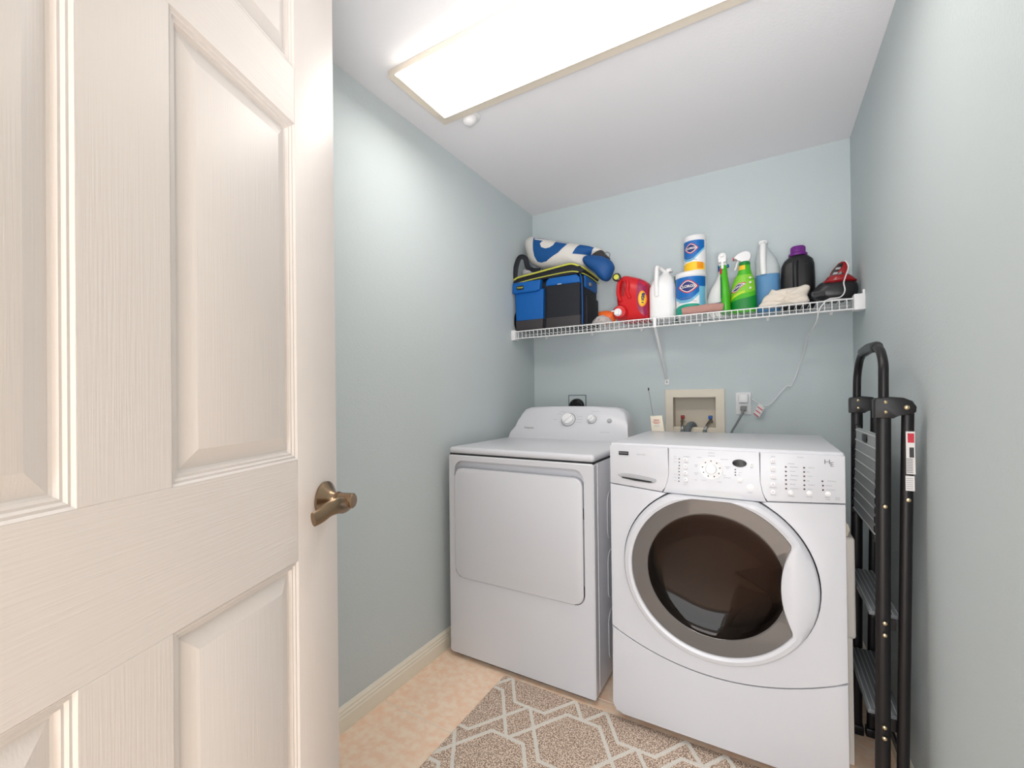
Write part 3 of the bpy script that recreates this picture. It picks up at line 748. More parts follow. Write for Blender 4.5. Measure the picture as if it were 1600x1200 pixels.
tag(obj('sticker_print', bm, m_ltgrey, lad), kind='stuff')

# ------------------------------------------------------------ things on the back wall
rb = thing('valve_box', 'bone coloured recessed washer supply box in the back wall', 'valve box', (-.333, YB, 1.11))
bm = ring_prism([(-.485, 1.0), (-.182, 1.0), (-.182, 1.242), (-.485, 1.242)], [(-.446, 1.013), (-.224, 1.013), (-.224, 1.200), (-.446, 1.200)], YB-.010, YB+.002, .003)
obj('trim_frame', bm, m_bone, rb)
bm = NB(); d = .085
for b in ((-.4465, -.444, YB, YB+d, 1.012, 1.201), (-.226, -.2235, YB, YB+d, 1.012, 1.201), (-.4465, -.2235, YB, YB+d, 1.1985, 1.201), (-.4465, -.2235, YB, YB+d, 1.010, 1.0135), (-.4465, -.2235, YB+d-.004, YB+d, 1.012, 1.201)): box(bm, *b)
obj('inner_box', bm, m_bonein, rb)
obj('inner_ledge', Box(-.444, -.226, YB+.0, YB+.03, 1.0135, 1.030, bev=.003), m_bone, rb)
for x, mt, nm, lb in ((-.399, m_valred, 'hot_valve', 'valve with a red handle'), (-.257, m_blue, 'cold_valve', 'valve with a blue handle')):
    dx = -.018 if x > -.3 else .004
    bm = NB(); tube(bm, [(x, YB+.04, 1.078), (x, YB+.03, 1.065), (x+dx*.5, YB+.012, 1.05), (x+dx, YB-.012, 1.03), (x+dx*1.3, YB-.018, 1.008)], .009, n=10, smooth=4)
    lathe(bm, [(.012, 1.052), (.013, 1.062), (.009, 1.072)], (x, YB+.035, 0), n=10)
    v = obj(nm, bm, m_chrome, rb); tag(v, lb)
    obj('valve_handle', Box(x-.010, x+.010, YB+.026, YB+.046, 1.074, 1.094, bev=.003), mt, v)
    obj('supply_hose', Tube([(x+dx*1.3, YB-.018, 1.012), (x+dx*1.4, YB-.03, .98), (x+dx*1.2, YB-.03, .85), (x, YB-.03, .6)], .0105, n=10, smooth=4), m_hose, v)
dh = obj('drain_hose', Tube([(-.340, YB+.045, 1.02), (-.342, YB+.03, 1.038), (-.352, YB+.006, 1.044), (-.362, YB-.02, 1.030), (-.366, YB-.03, .99), (-.366, YB-.03, .7)], .0165, n=14, smooth=5), m_hose, rb)

ou = thing('wall_outlet', 'white double wall outlet on the back wall beside the valve box', 'outlet', (-.095, YB, 1.162))
obj('cover_plate', Box(-.130, -.060, YB-.006, YB, 1.103, 1.221, bev=.003), m_whitep, ou)
obj('receptacle', Box(-.112, -.078, YB-.008, YB-.004, 1.118, 1.150, bev=.002), m_bone, ou)
obj('receptacle', Box(-.112, -.078, YB-.008, YB-.004, 1.174, 1.206, bev=.002), m_bone, ou)
obj('screw', Lathe([(.0025, YB-.0075), (.0025, YB-.005)], (-.095, 0, 1.109), axis='y', n=10), m_grey, ou)
pc = thing('power_cord', 'grey power cord plugged in the lower socket behind the washer', 'cord', (-.095, YB-.01, 1.13))
obj('plug', Box(-.109, -.081, YB-.034, YB-.008, 1.122, 1.148, bev=.005), m_cordg, pc)
obj('cable', Tube([(-.096, YB-.03, 1.130), (-.100, YB-.045, 1.112), (-.112, YB-.045, 1.085), (-.130, YB-.04, 1.05), (-.150, YB-.035, 1.01), (-.162, YB-.03, .95), (-.17, YB-.03, .7)], .0055, n=8, smooth=5), m_cordg, pc)

vt = thing('vent_plate', 'square wall plate with a black connector above the dryer', 'wall plate', (-1.014, YB, 1.165))
bm = ring_prism(rrect(-1.074, -.956, 1.10, 1.220, .004), rrect(-1.069, -.961, 1.105, 1.215, .003), YB-.005, YB, 0)
obj('plate_edge', bm, m_hose, vt)
obj('plate', Box(-1.070, -.960, YB-.003, YB, 1.104, 1.216), m_wall, vt)
bm = NB(); lathe(bm, [(.046, YB-.004), (.046, YB-.02), (.040, YB-.03), (.040, YB-.045), (.034, YB-.05), (0, YB-.05)], (-1.014, 0, 1.150), axis='y', n=24)
obj('connector', bm, m_black, vt)
for x, z in ((-1.03, 1.178), (-.995, 1.176)): obj('connector_screw', Lathe([(.006, YB-.055), (.006, YB-.03)], (x, 0, z), axis='y', n=10), m_dkgrey, vt)
obj('thick_cord', Tube([(-1.014, YB-.045, 1.15), (-1.014, YB-.06, 1.10), (-1.014, YB-.06, .8)], .013, n=10, smooth=4), m_black, vt)

sn = thing('leak_alarm', 'small white alarm box with a thin antenna at the back of the washer', 'alarm', (-.438, 2.335, 1.036))
obj('case', Prism([(-.472+.006, 1.036), (-.408, 1.036), (-.417, 1.113), (-.472, 1.110)], 2.325, 2.345, bev=.003), m_bone, sn)
obj('antenna', Tube([(-.460, 2.335, 1.108), (-.479, 2.335, 1.238)], .0012, n=6), m_grey, sn)
obj('antenna_tip', Lathe([(0, 1.234), (.003, 1.236), (.003, 1.247), (0, 1.249)], (-.4795, 2.335, 0), n=8), m_black, sn)
text('case_print', 'LEAK', .012, m_lred, sn, front(-.443, 2.3235, 1.090))
bm = NB()
for w, z in ((.018, 1.080), (.012, 1.074)): box(bm, -.443-w, -.443+w, 2.3238, 2.3245, z, z+.0018)
obj('case_lines', bm, m_lred, sn)
obj('case_lines', Box(-.455, -.430, 2.3238, 2.3245, 1.062, 1.0635), m_lsky, sn)

# ------------------------------------------------------------ wire shelf
SZ, SLZ, SF, SBK = 1.6135, 1.570, 2.500, 2.800
sh = thing('wire_shelf', 'long white vinyl-coated wire shelf across the back wall', 'shelf', (XL, SBK, SZ))
def hw(y, z, r=.003): return Tube([(XL+.004, y, z), (XR-.004, y, z)], r, n=8)
obj('front_rail', hw(SF, SZ), m_wire, sh); obj('front_rail', hw(SF, SLZ), m_wire, sh)
obj('cross_rail', hw(2.655, SZ-.004, .0028), m_wire, sh); obj('back_rail', hw(SBK, SZ-.004, .0028), m_wire, sh)
r = .0017; x = XL+.02
w0 = obj('deck_wire', Tube([(x, SBK+.004, SZ), (x, SF+.001, SZ), (x, SF-.0022, SZ-.003), (x, SF-.0022, SLZ)], r, n=6), m_wire, sh)
nw = int((XR-XL-.04)/.0254)
for k in range(1, nw+1):
    c = w0.copy(); COL.objects.link(c); c.parent = sh; c.location = w0.location+Vector((k*.0254, 0, 0))
ebl = obj('end_bracket', Box(XL, XL+.026, SF-.014, SF+.04, 1.560, 1.622, bev=.003), m_whitep, sh)
ebr = obj('end_bracket', Box(XR-.038, XR, SF-.02, SF+.04, 1.562, 1.630, bev=.003), m_whitep, sh)
obj('bracket_hook', Box(XR-.008, XR, SF-.012, SF+.0, 1.628, 1.648, bev=.002), m_whitep, sh)
sb = obj('support_strut', Tube([(-.478, SF+.002, SLZ+.002), (-.476, YB-.012, 1.305)], .007, n=10), m_whitep, sh)
obj('strut_plate', Box(-.487, -.463, YB-.006, YB, 1.270, 1.306, bev=.002), m_whitep, sb)
obj('screw', Lathe([(.004, YB-.009), (.004, YB-.005)], (-.475, 0, 1.287), axis='y', n=10), m_grey, sb)
obj('strut_hook', Box(-.486, -.470, SF-.006, SF+.008, SLZ-.006, SZ+.004, bev=.002), m_whitep, sb)
for x in (-1.22, -.91, -.61, -.30, .02, .28): obj('wall_clip', Box(x-.007, x+.007, YB-.014, YB, SZ-.022, SZ+.004, bev=.002), m_whitep, sh)
bz = SZ+.0018     # the surface things stand on

# ------------------------------------------------------------ tool bag
tb = thing('tool_bag', 'blue and black zippered tool bag at the left end of the shelf', 'bag', (-1.09, 2.66, bz))
bm = NB(); box(bm, -1.300, -.868, 2.535, 2.785, bz, 1.915, bev=.022, seg=4); obj('body', bm, m_bagnavy, tb)
p1 = obj('pocket', Prism([(-1.296, bz+.062), (-1.113, bz+.060), (-1.108, 1.86), (-1.303, 1.86)], 2.510, 2.545, bev=.010, seg=3), m_bagblue, tb)
obj('pocket_base', Prism([(-1.296, bz+.004), (-1.116, bz+.002), (-1.112, bz+.066), (-1.298, bz+.068)], 2.508, 2.545, bev=.010, seg=3), m_bagdk, tb)
fp = obj('pocket_flap', Prism([(-1.312, 1.852), (-1.300, 1.847), (-1.150, 1.845), (-1.128, 1.852), (-1.120, 1.912), (-1.308, 1.915)], 2.494, 2.530, bev=.008, seg=3), m_bagblue, tb)
obj('name_patch', Prism(rrect(-1.277, -1.232, 1.866, 1.890, .003, 3), 2.4915, 2.496), m_black, fp)
text('patch_lettering', 'TITAN', .0135, m_yel, fp, front(-1.2545, 2.4912, 1.878), bold=.0004)
p2 = obj('pocket', Prism([(-1.090, bz+.004), (-.884, bz+.004), (-.880, 1.866), (-1.092, 1.872)], 2.508, 2.545, bev=.010, seg=3), m_bagnavy, tb)
tag(p2, 'black front pocket with a blue top')
obj('pocket_top', Prism([(-1.093, 1.868), (-.879, 1.862), (-.886, 1.895), (-.905, 1.912), (-1.070, 1.914), (-1.088, 1.900)], 2.505, 2.545, bev=.009, seg=3), m_bagblue, p2)
obj('pocket_trim', Prism([(-1.092, bz+.002), (-.883, bz+.002), (-.882, bz+.062), (-1.091, bz+.064)], 2.5055, 2.53, bev=.006, seg=2), m_bagdk, p2)
obj('pull_tab', Box(-1.015, -.992, 2.502, 2.507, 1.866, 1.8695), m_sticker, p2)
obj('piping', Tube([(-.873, 2.518, bz+.01), (-.872, 2.516, 1.75), (-.874, 2.516, 1.88), (-.885, 2.516, 1.912)], .003, n=6, smooth=4), m_bagblue, tb)
obj('side_blue', Box(-.885, -.862, 2.55, 2.77, 1.84, 1.912, bev=.009, seg=3), m_bagblue, tb)
obj('side_pocket', Box(-.885, -.856, 2.56, 2.77, bz+.01, 1.80, bev=.010, seg=3), m_bagnavy, tb)
bm = NB(); prism(bm, [(-1.318, 1.925), (-1.30, 1.912), (-.875, 1.918), (-.860, 1.930), (-.885, 1.962), (-.94, 1.976), (-1.06, 1.968), (-1.29, 1.944)], 2.515, 2.795, bev=.006, seg=2)
ld = obj('lid', bm, m_bagnavy, tb)
obj('lid_piping', Tube([(-1.306, 2.517, 1.940), (-1.27, 2.513, 1.950), (-1.15, 2.512, 1.960), (-1.00, 2.512, 1.974), (-.935, 2.513, 1.977), (-.896, 2.517, 1.962), (-.870, 2.55, 1.950), (-.858, 2.65, 1.940), (-.856, 2.78, 1.935)], .0055, n=8, smooth=5), m_yel, ld)
obj('lid_piping', Tube([(-1.300, 2.515, 1.913), (-1.20, 2.511, 1.922), (-1.05, 2.511, 1.931), (-.95, 2.511, 1.933), (-.90, 2.514, 1.926), (-.866, 2.55, 1.915), (-.857, 2.65, 1.912), (-.855, 2.78, 1.905)], .0032, n=8, smooth=5), m_yel, ld)
obj('shoulder_strap', Tube([(-1.300, 2.56, 1.93), (-1.306, 2.53, 1.955), (-1.300, 2.535, 2.03), (-1.282, 2.55, 2.085), (-1.250, 2.56, 2.075), (-1.235, 2.565, 2.02), (-1.200, 2.56, 1.995), (-1.150, 2.555, 1.985)], .016, n=8, smooth=6, flat=.25, up=(0, 1, 0)), m_bagnavy, tb)
obj('carry_strap', Tube([(-1.297, 2.56, 1.76), (-1.308, 2.535, 1.72), (-1.309, 2.530, 1.67), (-1.305, 2.54, bz+.02)], .012, n=8, smooth=5, flat=.3, up=(1, 0, 0)), m_black, tb)
obj('buckle', Box(-.861, -.850, 2.60, 2.63, 1.855, 1.875, bev=.002), m_grey, tb)

# ------------------------------------------------------------ rolled canvas on the bag
rc = thing('canvas_roll', 'rolled white canvas with a blue print on top of the tool bag', 'canvas', (-1.05, 2.65, 1.98))
outl = [(-1.287, 2.200), (-1.276, 2.132), (-1.248, 2.066), (-1.165, 2.016), (-1.07, 1.998), (-.984, 1.990), (-.895, 1.977), (-.872, 2.005), (-.842, 2.030), (-.785, 2.055), (-.808, 2.079), (-.88, 2.105), (-.970, 2.135), (-1.09, 2.176), (-1.215, 2.224), (-1.258, 2.229)]
pf = Puff(outl, 2.560, 2.770, edge=.45, pw=2.6, sm=4)
obj('canvas', pf.mesh(), m_canvas, rc)
pp = [(-1.202, 2.202), (-1.16, 2.190), (-1.08, 2.166), (-.972, 2.128), (-.99, 2.105), (-1.032, 2.072), (-1.075, 2.055), (-1.114, 2.037), (-1.150, 2.037), (-1.178, 2.048), (-1.196, 2.085), (-1.203, 2.124)]
ee = [(-1.151, 2.150), (-1.128, 2.168), (-1.099, 2.172), (-1.065, 2.166), (-1.052, 2.149), (-1.062, 2.124), (-1.085, 2.113), (-1.113, 2.112), (-1.142, 2.126)]
obj('blue_print', pf.decal(pp), m_navy, rc); obj('white_oval', pf.decal(ee, off=.0026), m_canvas, rc)
obj('blue_print', pf.decal([(-.905, 2.104), (-.86, 2.090), (-.823, 2.072), (-.848, 2.034), (-.895, 2.042), (-.947, 2.052), (-.925, 2.08)]), m_navy, rc)
ph = Puff([(-.889, 2.012), (-.862, 2.030), (-.800, 2.018), (-.759, 2.002), (-.722, 1.975), (-.706, 1.938), (-.716, 1.904), (-.730, 1.876), (-.752, 1.864), (-.785, 1.880), (-.821, 1.925), (-.868, 1.968)], 2.53, 2.64, edge=.5, pw=2.2)
obj('blue_pouch', ph.mesh(), m_pouch, rc)
obj('grey_lining', Puff([(-.86, 2.032), (-.835, 2.068), (-.79, 2.062), (-.765, 2.03), (-.745, 2.005), (-.79, 2.0)], 2.60, 2.68).mesh(5), m_bagdk, rc)
obj('cord_loop', Tube([(-.775, 2.62, 2.02), (-.755, 2.60, 2.035), (-.735, 2.60, 2.022), (-.742, 2.61, 2.0)], .0022, n=6, smooth=4), m_grey, rc)
rl = Puff([(-1.290, 1.965), (-1.255, 1.962), (-1.20, 1.962), (-1.155, 1.978), (-1.19, 2.000), (-1.23, 2.012), (-1.275, 2.02), (-1.296, 2.0)], 2.55, 2.70)
obj('grey_fold', rl.mesh(5), M('grey_canvas', (176, 174, 178), .8), rc)

# ------------------------------------------------------------ orange packet
ok = thing('packet', 'crumpled clear and orange plastic packet left of the red jug', 'packet', (-.76, 2.60, bz))
obj('orange_film', Puff([(-.815, bz+.015), (-.806, 1.700), (-.76, 1.702), (-.715, 1.690), (-.705, 1.66), (-.715, bz+.012), (-.76, bz+.004)], 2.58, 2.64, wob=.002, sm=0, pw=1.5).mesh(5), m_orange, ok)
obj('clear_film', Puff([(-.835, bz+.003), (-.83, 1.642), (-.80, 1.665), (-.77, 1.672), (-.735, 1.655), (-.715, 1.632), (-.72, bz+.002), (-.78, bz+.001)], 2.53, 2.60, wob=.004, sm=0, pw=1.5).mesh(5), m_film, ok)

# ------------------------------------------------------------ red detergent jug
rj = thing('detergent_jug', 'red laundry detergent jug lying on its side with a white tap', 'jug', (-.61, 2.63, bz))
ro = [(-.692, 1.70), (-.697, 1.76), (-.688, 1.83), (-.674, 1.872), (-.652, 1.884), (-.61, 1.872), (-.57, 1.856), (-.53, 1.83), (-.526, 1.80), (-.525, 1.72), (-.525, bz+.012), (-.54, bz+.003), (-.60, bz+.003), (-.67, bz+.008), (-.697, 1.65)]
rpf = Puff(ro, 2.555, 2.715, edge=.5, pw=4, sm=3)
obj('body', rpf.mesh(), m_red, rj)
obj('moulded_handle', Tube([(-.668, 2.560, 1.855), (-.676, 2.553, 1.82), (-.678, 2.553, 1.77), (-.664, 2.555, 1.735)], .010, n=10, smooth=5), m_red, rj)
obj('grip_shade', rpf.decal([(-.656, 1.848), (-.642, 1.842), (-.640, 1.80), (-.650, 1.755), (-.662, 1.765), (-.664, 1.81)], off=.0008), m_dkred, rj)  # darker red decal paints the shade of the handle recess
obj('moulded_rib', Tube([(-.632, 2.562, 1.85), (-.625, 2.552, 1.82), (-.628, 2.552, 1.78), (-.615, 2.556, 1.745)], .010, n=10, smooth=5), m_red, rj)
obj('label', rpf.decal([(-.572, 1.845), (-.555, 1.838), (-.531, 1.815), (-.530, bz+.03), (-.545, bz+.018), (-.575, 1.68), (-.583, 1.76)]), m_mag, rj)
obj('label_oval', rpf.decal(ellipse(-.552, 1.735, .021, .044, 18), off=.0022, cuts=2), m_torange, rj)
obj('label_oval', rpf.decal(ellipse(-.552, 1.735, .016, .035, 18), off=.0030, cuts=2), m_lyel, rj)
ts = math.radians(80)
text('label_lettering', 'Tide', .034, m_lnavy, rj, front(-.552, 2.556, 1.735, ts), bold=.0012)
cpz = [(.0, -.013), (.020, -.013), (.022, -.010), (.022, .004), (.014, .006)]
cc = obj('vent_cap', Lathe([(.022, 2.55), (.022, 2.535), (.014, 2.532), (.012, 2.538), (.0, 2.538)], (-.682, 0, 1.866), axis='y', n=20), m_black, rj)
obj('cap_ring', Lathe([(.0130, 2.534), (.0145, 2.5305), (.0115, 2.5300), (.0100, 2.533)], (-.682, 0, 1.866), axis='y', n=20), m_yel, cc)
obj('shoulder', Lathe([(.045, 2.58), (.040, 2.545), (.032, 2.53), (.022, 2.528), (0, 2.528)], (-.668, 0, 1.672), axis='y', n=24), m_red, rj)
tp_ = obj('tap', Lathe([(.021, 2.53), (.021, 2.512), (.017, 2.508), (0, 2.508)], (-.672, 0, 1.668), axis='y', n=20), m_whitep, rj)
obj('tap_spout', Box(-.686, -.664, 2.498, 2.510, 1.652, 1.676, bev=.003), m_whitep, tp_)
obj('tap_lever', Box(-.705, -.68, 2.503, 2.510, 1.672, 1.678, bev=.002), m_whitep, tp_)

# ------------------------------------------------------------ white gallon jug
wj = thing('gallon_jug', 'plain white gallon jug between the red jug and wipes canister', 'jug', (-.458, 2.62, bz))
J = Loft([(bz, -.458, 2.62, .058, .052, 3.2), (bz+.006, -.458, 2.62, .0655, .058, 3.2), (bz+.15, -.458, 2.62, .0655, .058, 3.2), (1.79, -.458, 2.62, .064, .056, 3), (1.825, -.456, 2.622, .055, .048, 2.6), (1.850, -.450, 2.628, .040, .036, 2.2), (1.868, -.445, 2.635, .020, .020, 2), (1.880, -.443, 2.638, .017, .017, 2)])
obj('body', J.mesh(), m_jug, wj)
obj('handle', Tube([(-.478, 2.566, 1.74), (-.479, 2.562, 1.80), (-.477, 2.562, 1.860), (-.476, 2.568, 1.893), (-.466, 2.60, 1.896), (-.448, 2.630, 1.880)], lambda t: .0125-.003*t, n=12, smooth=5), m_jug, wj)
obj('cap', Lathe([(.019, 1.878), (.019, 1.893), (.017, 1.895), (0, 1.895)], (-.430, 2.645, 0), n=20), m_whitep, wj)

# ------------------------------------------------------------ bottle behind
db = thing('dark_bottle', 'dark green bottle mostly hidden behind the teal wipes canister', 'bottle', (-.392, 2.715, bz))
G = Loft([(bz, -.400, 2.725, .028, .028, 2.6), (bz+.005, -.400, 2.725, .032, .032, 2.6), (1.80, -.400, 2.725, .032, .032, 2.6), (1.83, -.400, 2.725, .016, .016, 2), (1.85, -.400, 2.725, .013, .013, 2)])
obj('body', G.mesh(n=20), m_dkgreen, db)
obj('cap', Lathe([(.015, 1.848), (.015, 1.868), (0, 1.868)], (-.400, 2.725, 0), n=16), m_dkgreen, db)

# ------------------------------------------------------------ wipes canisters
def canister(nm, lbl, x, y, r, z0, z1, low_mat, rot, extra):
    c = thing(nm, lbl, 'canister', (x, y, z0), group='wipes canisters on the shelf')
    L_ = Loft([(z0, x, y, r*.96, r*.96, 2), (z0+.004, x, y, r, r, 2), (z1-.024, x, y, r, r, 2), (z1-.022, x, y, r*.985, r*.985, 2)])
    obj('body', L_.mesh(n=36), m_whitep, c)
    obj('lid', Lathe([(r*.99, z1-.023), (r*1.03, z1-.021), (r*1.02, z1-.004), (r*.97, z1), (r*.5, z1), (r*.45, z1-.002), (0, z1-.002)], (x, y, 0), n=36), m_whitep, c)
    h = z1-.026-z0; a = -PI/2+rot
    a0, a1 = a-1.15, a+1.35
    S = lambda f: z0+h*(.50+.10*math.cos((f-.40)*PI*1.6)*-1+.16*max(0, f-.55)/.45)
    obj('blue_label', L_.patch(a0, a1, S, z0+h*.99, .0006), m_lblue, c)
    obj('sky_band', L_.patch(a0, a1, lambda f: S(f)-h*.07, S, .0005), m_lsky, c)
    obj('colour_band', L_.patch(a0, a1, z0+.006, lambda f: z0+h*(.24+.07*math.sin(f*PI)), .0006), low_mat, c)
    zc = z0+h*.74; w = .72
    dia = lambda k: (lambda f: zc-h*.155*k*(1-abs(2*f-1)**1.25)), 
    for k, mt, off in ((1.0, m_lred, .0010), (.86, m_sticker, .0013), (.74, m_lnavy, .0016)):
        obj('logo_diamond', L_.patch(a-w*k, a+w*k, lambda f, k=k: zc-h*.17*k*(1-abs(2*f-1)**1.55), lambda f, k=k: zc+h*.17*k*(1-abs(2*f-1)**1.55), off, na=16), mt, c)
    def wrap(u, v, w_): return (x+(r+.0021+w_)*math.cos(a+u/r), y+(r+.0021+w_)*math.sin(a+u/r), zc+v)
    text('logo_lettering', 'CLOROX', r*.25, m_sticker, c, wrap, bold=.0006)
    bm = NB()
    for k in range(3):
        L2 = L_.patch(a-.75, a+.55-.15*k, lambda f, k=k: z0+h*(.335+.05*k+.03*math.sin(f*2.6)), lambda f, k=k: z0+h*(.345+.05*k+.03*math.sin(f*2.6)), .0007)
        me = bpy.data.meshes.new('t'); L2.to_mesh(me); L2.free(); bm.from_mesh(me); bpy.data.meshes.remove(me)
    tag(obj('printed_lines', bm, m_grey, c), kind='stuff')
    return c, L_, a, h
Z1 = 1.846
c1, L1, a1_, h1 = canister('wipes_canister', 'wide disinfecting wipes canister with a teal band standing on the shelf', -.318, 2.62, .0735, bz, Z1, m_lteal, -.10, 0)
obj('side_print', L1.patch(a1_+.75, a1_+1.3, bz+.03, bz+.15, .0009), m_lsky, c1)
c2, L2_, a2_, h2 = canister('wipes_canister', 'slim disinfecting wipes canister with a yellow band stacked on the wide one', -.297, 2.622, .0525, Z1+.0005, 2.034, m_lyel, -.28, 0)
obj('fruit_print', L2_.patch(a2_+.55, a2_+1.15, Z1+.012, Z1+.045, .0009), m_torange, c2)

# ------------------------------------------------------------ scrub pad
sp = thing('scrub_cloth', 'pinkish brown rolled scrubbing cloth at the shelf front under the canisters', 'cloth', (-.28, 2.55, bz))
bm = NB(); tube(bm, [(-.352, 2.532, bz+.022), (-.33, 2.534, bz+.024), (-.28, 2.536, bz+.024), (-.22, 2.538, bz+.027), (-.180, 2.540, bz+.027), (-.165, 2.541, bz+.026)], lambda t: .012+.0105*math.sin(PI*min(1, max(0, t*.94+.03)))**.35, n=16, smooth=6)
sp_o = obj('roll', bm, m_scrub, sp)

# ------------------------------------------------------------ white/blue spray bottle behind
wb = thing('spray_bottle', 'white spray bottle with a blue stripe behind the narrow green one', 'spray bottle', (-.20, 2.69, bz), group='spray bottles on the shelf')
S1 = Loft([(bz, -.205, 2.69, .050, .030, 2.4), (bz+.006, -.205, 2.69, .054, .033, 2.4), (1.70, -.203, 2.69, .050, .032, 2.4), (1.76, -.195, 2.69, .040, .028, 2.2), (1.80, -.186, 2.69, .026, .022, 2), (1.835, -.182, 2.69, .014, .014, 2), (1.86, -.182, 2.69, .013, .013, 2)])
obj('body', S1.mesh(), m_jug, wb)
obj('blue_stripe', S1.patch(-PI+.1, -.1, lambda f: 1.668+.018*f, lambda f: 1.678+.018*f, .0007), m_lblue, wb)
obj('collar', Lathe([(.016, 1.853), (.016, 1.875), (0, 1.875)], (-.182, 2.69, 0), n=16), m_lblue, wb)
obj('nozzle', Box(-.198, -.146, 2.680, 2.700, 1.868, 1.886, bev=.005), m_lblue, wb)
# narrow green (seen edge-on)
g1 = thing('spray_bottle', 'narrow green spray bottle turned edge-on with a white nozzle', 'spray bottle', (-.155, 2.59, bz), group='spray bottles on the shelf')
S2 = Loft([(bz, -.157, 2.595, .020, .042, 2.6), (bz+.006, -.157, 2.595, .0225, .045, 2.6), (1.70, -.158, 2.595, .021, .043, 2.6), (1.775, -.161, 2.595, .018, .034, 2.4), (1.80, -.164, 2.595, .0165, .022, 2.2), (1.835, -.166, 2.595, .0165, .018, 2), (1.862, -.167, 2.595, .016, .016, 2)])
obj('body', S2.mesh(), m_green, g1)
obj('side_label', S2.patch(-PI-.2, -PI/2-.55, 1.69, 1.80, .0007), m_dgreen, g1)
obj('red_label', S2.patch(-PI-.1, -PI/2-.35, 1.815, 1.845, .0009), m_lred, g1)
obj('collar', Lathe([(.0175, 1.858), (.0175, 1.868), (.015, 1.870), (0, 1.870)], (-.168, 2.595, 0), n=16), m_whitep, g1)
obj('nozzle', Prism([(-.186, 1.868), (-.152, 1.868), (-.150, 1.893), (-.154, 1.908), (-.162, 1.914), (-.176, 1.914), (-.184, 1.906), (-.187, 1.893)], 2.555, 2.625, bev=.004), m_whitep, g1)
obj('nozzle_tip', Box(-.176, -.161, 2.545, 2.556, 1.893, 1.906, bev=.002), m_whitep, g1)
obj('trigger', Box(-.174, -.162, 2.556, 2.566, 1.835, 1.872, bev=.003), m_whitep, g1)
# green Front-on
g2 = thing('spray_bottle', 'bright green spray bottle facing forward with a white trigger head', 'spray bottle', (-.08, 2.62, bz), group='spray bottles on the shelf')
S3 = Loft([(bz, -.082, 2.62, .050, .030, 2.6), (bz+.006, -.082, 2.62, .055, .034, 2.6), (1.66, -.082, 2.62, .056, .034, 2.6), (1.73, -.083, 2.62, .054, .033, 2.5), (1.775, -.079, 2.62, .046, .030, 2.3), (1.81, -.076, 2.62, .031, .024, 2.1), (1.835, -.075, 2.62, .0245, .021, 2), (1.855, -.075, 2.62, .0235, .020, 2)])
obj('body', S3.mesh(), m_green, g2)
obj('lower_label', S3.patch(-PI+.1, -.1, bz+.012, lambda f: 1.665+.035*f, .0006), m_dgreen, g2)
obj('lime_stripe', S3.patch(-PI+.25, -PI/2+.1, lambda f: 1.672+.038*f, lambda f: 1.682+.04*f, .0009), m_lime, g2)
obj('label', S3.patch(-PI+.15, -.35, lambda f: 1.69+.03*f, 1.80, .0005), M('light_green_print', (130, 200, 50), .35), g2)
for k, mt, off in ((1.0, m_lred, .0010), (.84, m_sticker, .0013), (.70, m_lnavy, .0016)):
    w = .62*k
    obj('logo_diamond', S3.patch(-PI/2-.42-w, -PI/2-.42+w, lambda f, k=k: 1.738+.022*(2*f-1)*k-.020*k*(1-abs(2*f-1)**1.55), lambda f, k=k: 1.738+.022*(2*f-1)*k+.020*k*(1-abs(2*f-1)**1.55), off, na=16), mt, g2)
text('logo_lettering', 'CLOROX', .0125, m_sticker, g2, lambda u, v, w: tuple(S3.pt(-PI/2-.42+(u)/.046, 1.738+v+u*.60, .0024+w)), bold=.0003)
bm = NB()
for z in (1.775, 1.752, 1.725): box(bm, -.056, -.047, 2.5855, 2.588, z, z+.010, bev=.001)
obj('side_icons', bm, m_sticker, g2)
obj('neck_label', S3.patch(-PI+.2, -PI/2+.1, 1.826, 1.848, .0009), m_lyel, g2)
obj('collar', Lathe([(.0245, 1.850), (.0245, 1.862), (.020, 1.868), (0, 1.868)], (-.075, 2.62, 0), n=20), m_dgreen, g2)
hd = obj('trigger_head', Prism([(-.093, 1.866), (-.056, 1.866), (-.050, 1.880), (-.046, 1.895), (-.052, 1.910), (-.066, 1.918), (-.085, 1.917), (-.104, 1.909), (-.121, 1.893), (-.120, 1.884), (-.104, 1.884), (-.096, 1.878)], 2.602, 2.638, bev=.005, seg=3), m_whitep, g2)
obj('trigger', Tube([(-.098, 2.62, 1.886), (-.107, 2.62, 1.866), (-.112, 2.62, 1.846), (-.119, 2.62, 1.832)], .0045, n=8, smooth=4), m_whitep, hd)
obj('nozzle_tip', Box(-.126, -.119, 2.612, 2.628, 1.882, 1.896, bev=.002), m_lred, hd)

# ------------------------------------------------------------ blue liquid jug
bj = thing('gallon_jug', 'clear gallon jug two-thirds full of blue liquid', 'jug', (.02, 2.70, bz))
K = Loft([(bz, .020, 2.70, .046, .050, 3), (bz+.006, .020, 2.70, .052, .055, 3), (1.80, .020, 2.70, .052, .055, 3)])
obj('liquid', K.mesh(), m_bliq, bj)
K2 = Loft([(1.8005, .020, 2.70, .052, .055, 3), (1.84, .020, 2.70, .051, .054, 3), (1.88, .014, 2.70, .046, .048, 2.6), (1.92, .006, 2.70, .030, .032, 2.2), (1.945, .004, 2.70, .019, .019, 2), (1.968, .004, 2.70, .018, .018, 2)])
obj('upper_body', K2.mesh(), m_clear, bj)
obj('handle', Tube([(.004, 2.644, 1.80), (.002, 2.638, 1.84), (.002, 2.640, 1.90), (.003, 2.655, 1.945), (.004, 2.68, 1.955)], .014, n=12, smooth=5), m_jug, bj)
obj('cap', Lathe([(.021, 1.960), (.021, 1.976), (.019, 1.978), (0, 1.978)], (.004, 2.70, 0), n=20), m_jug, bj)

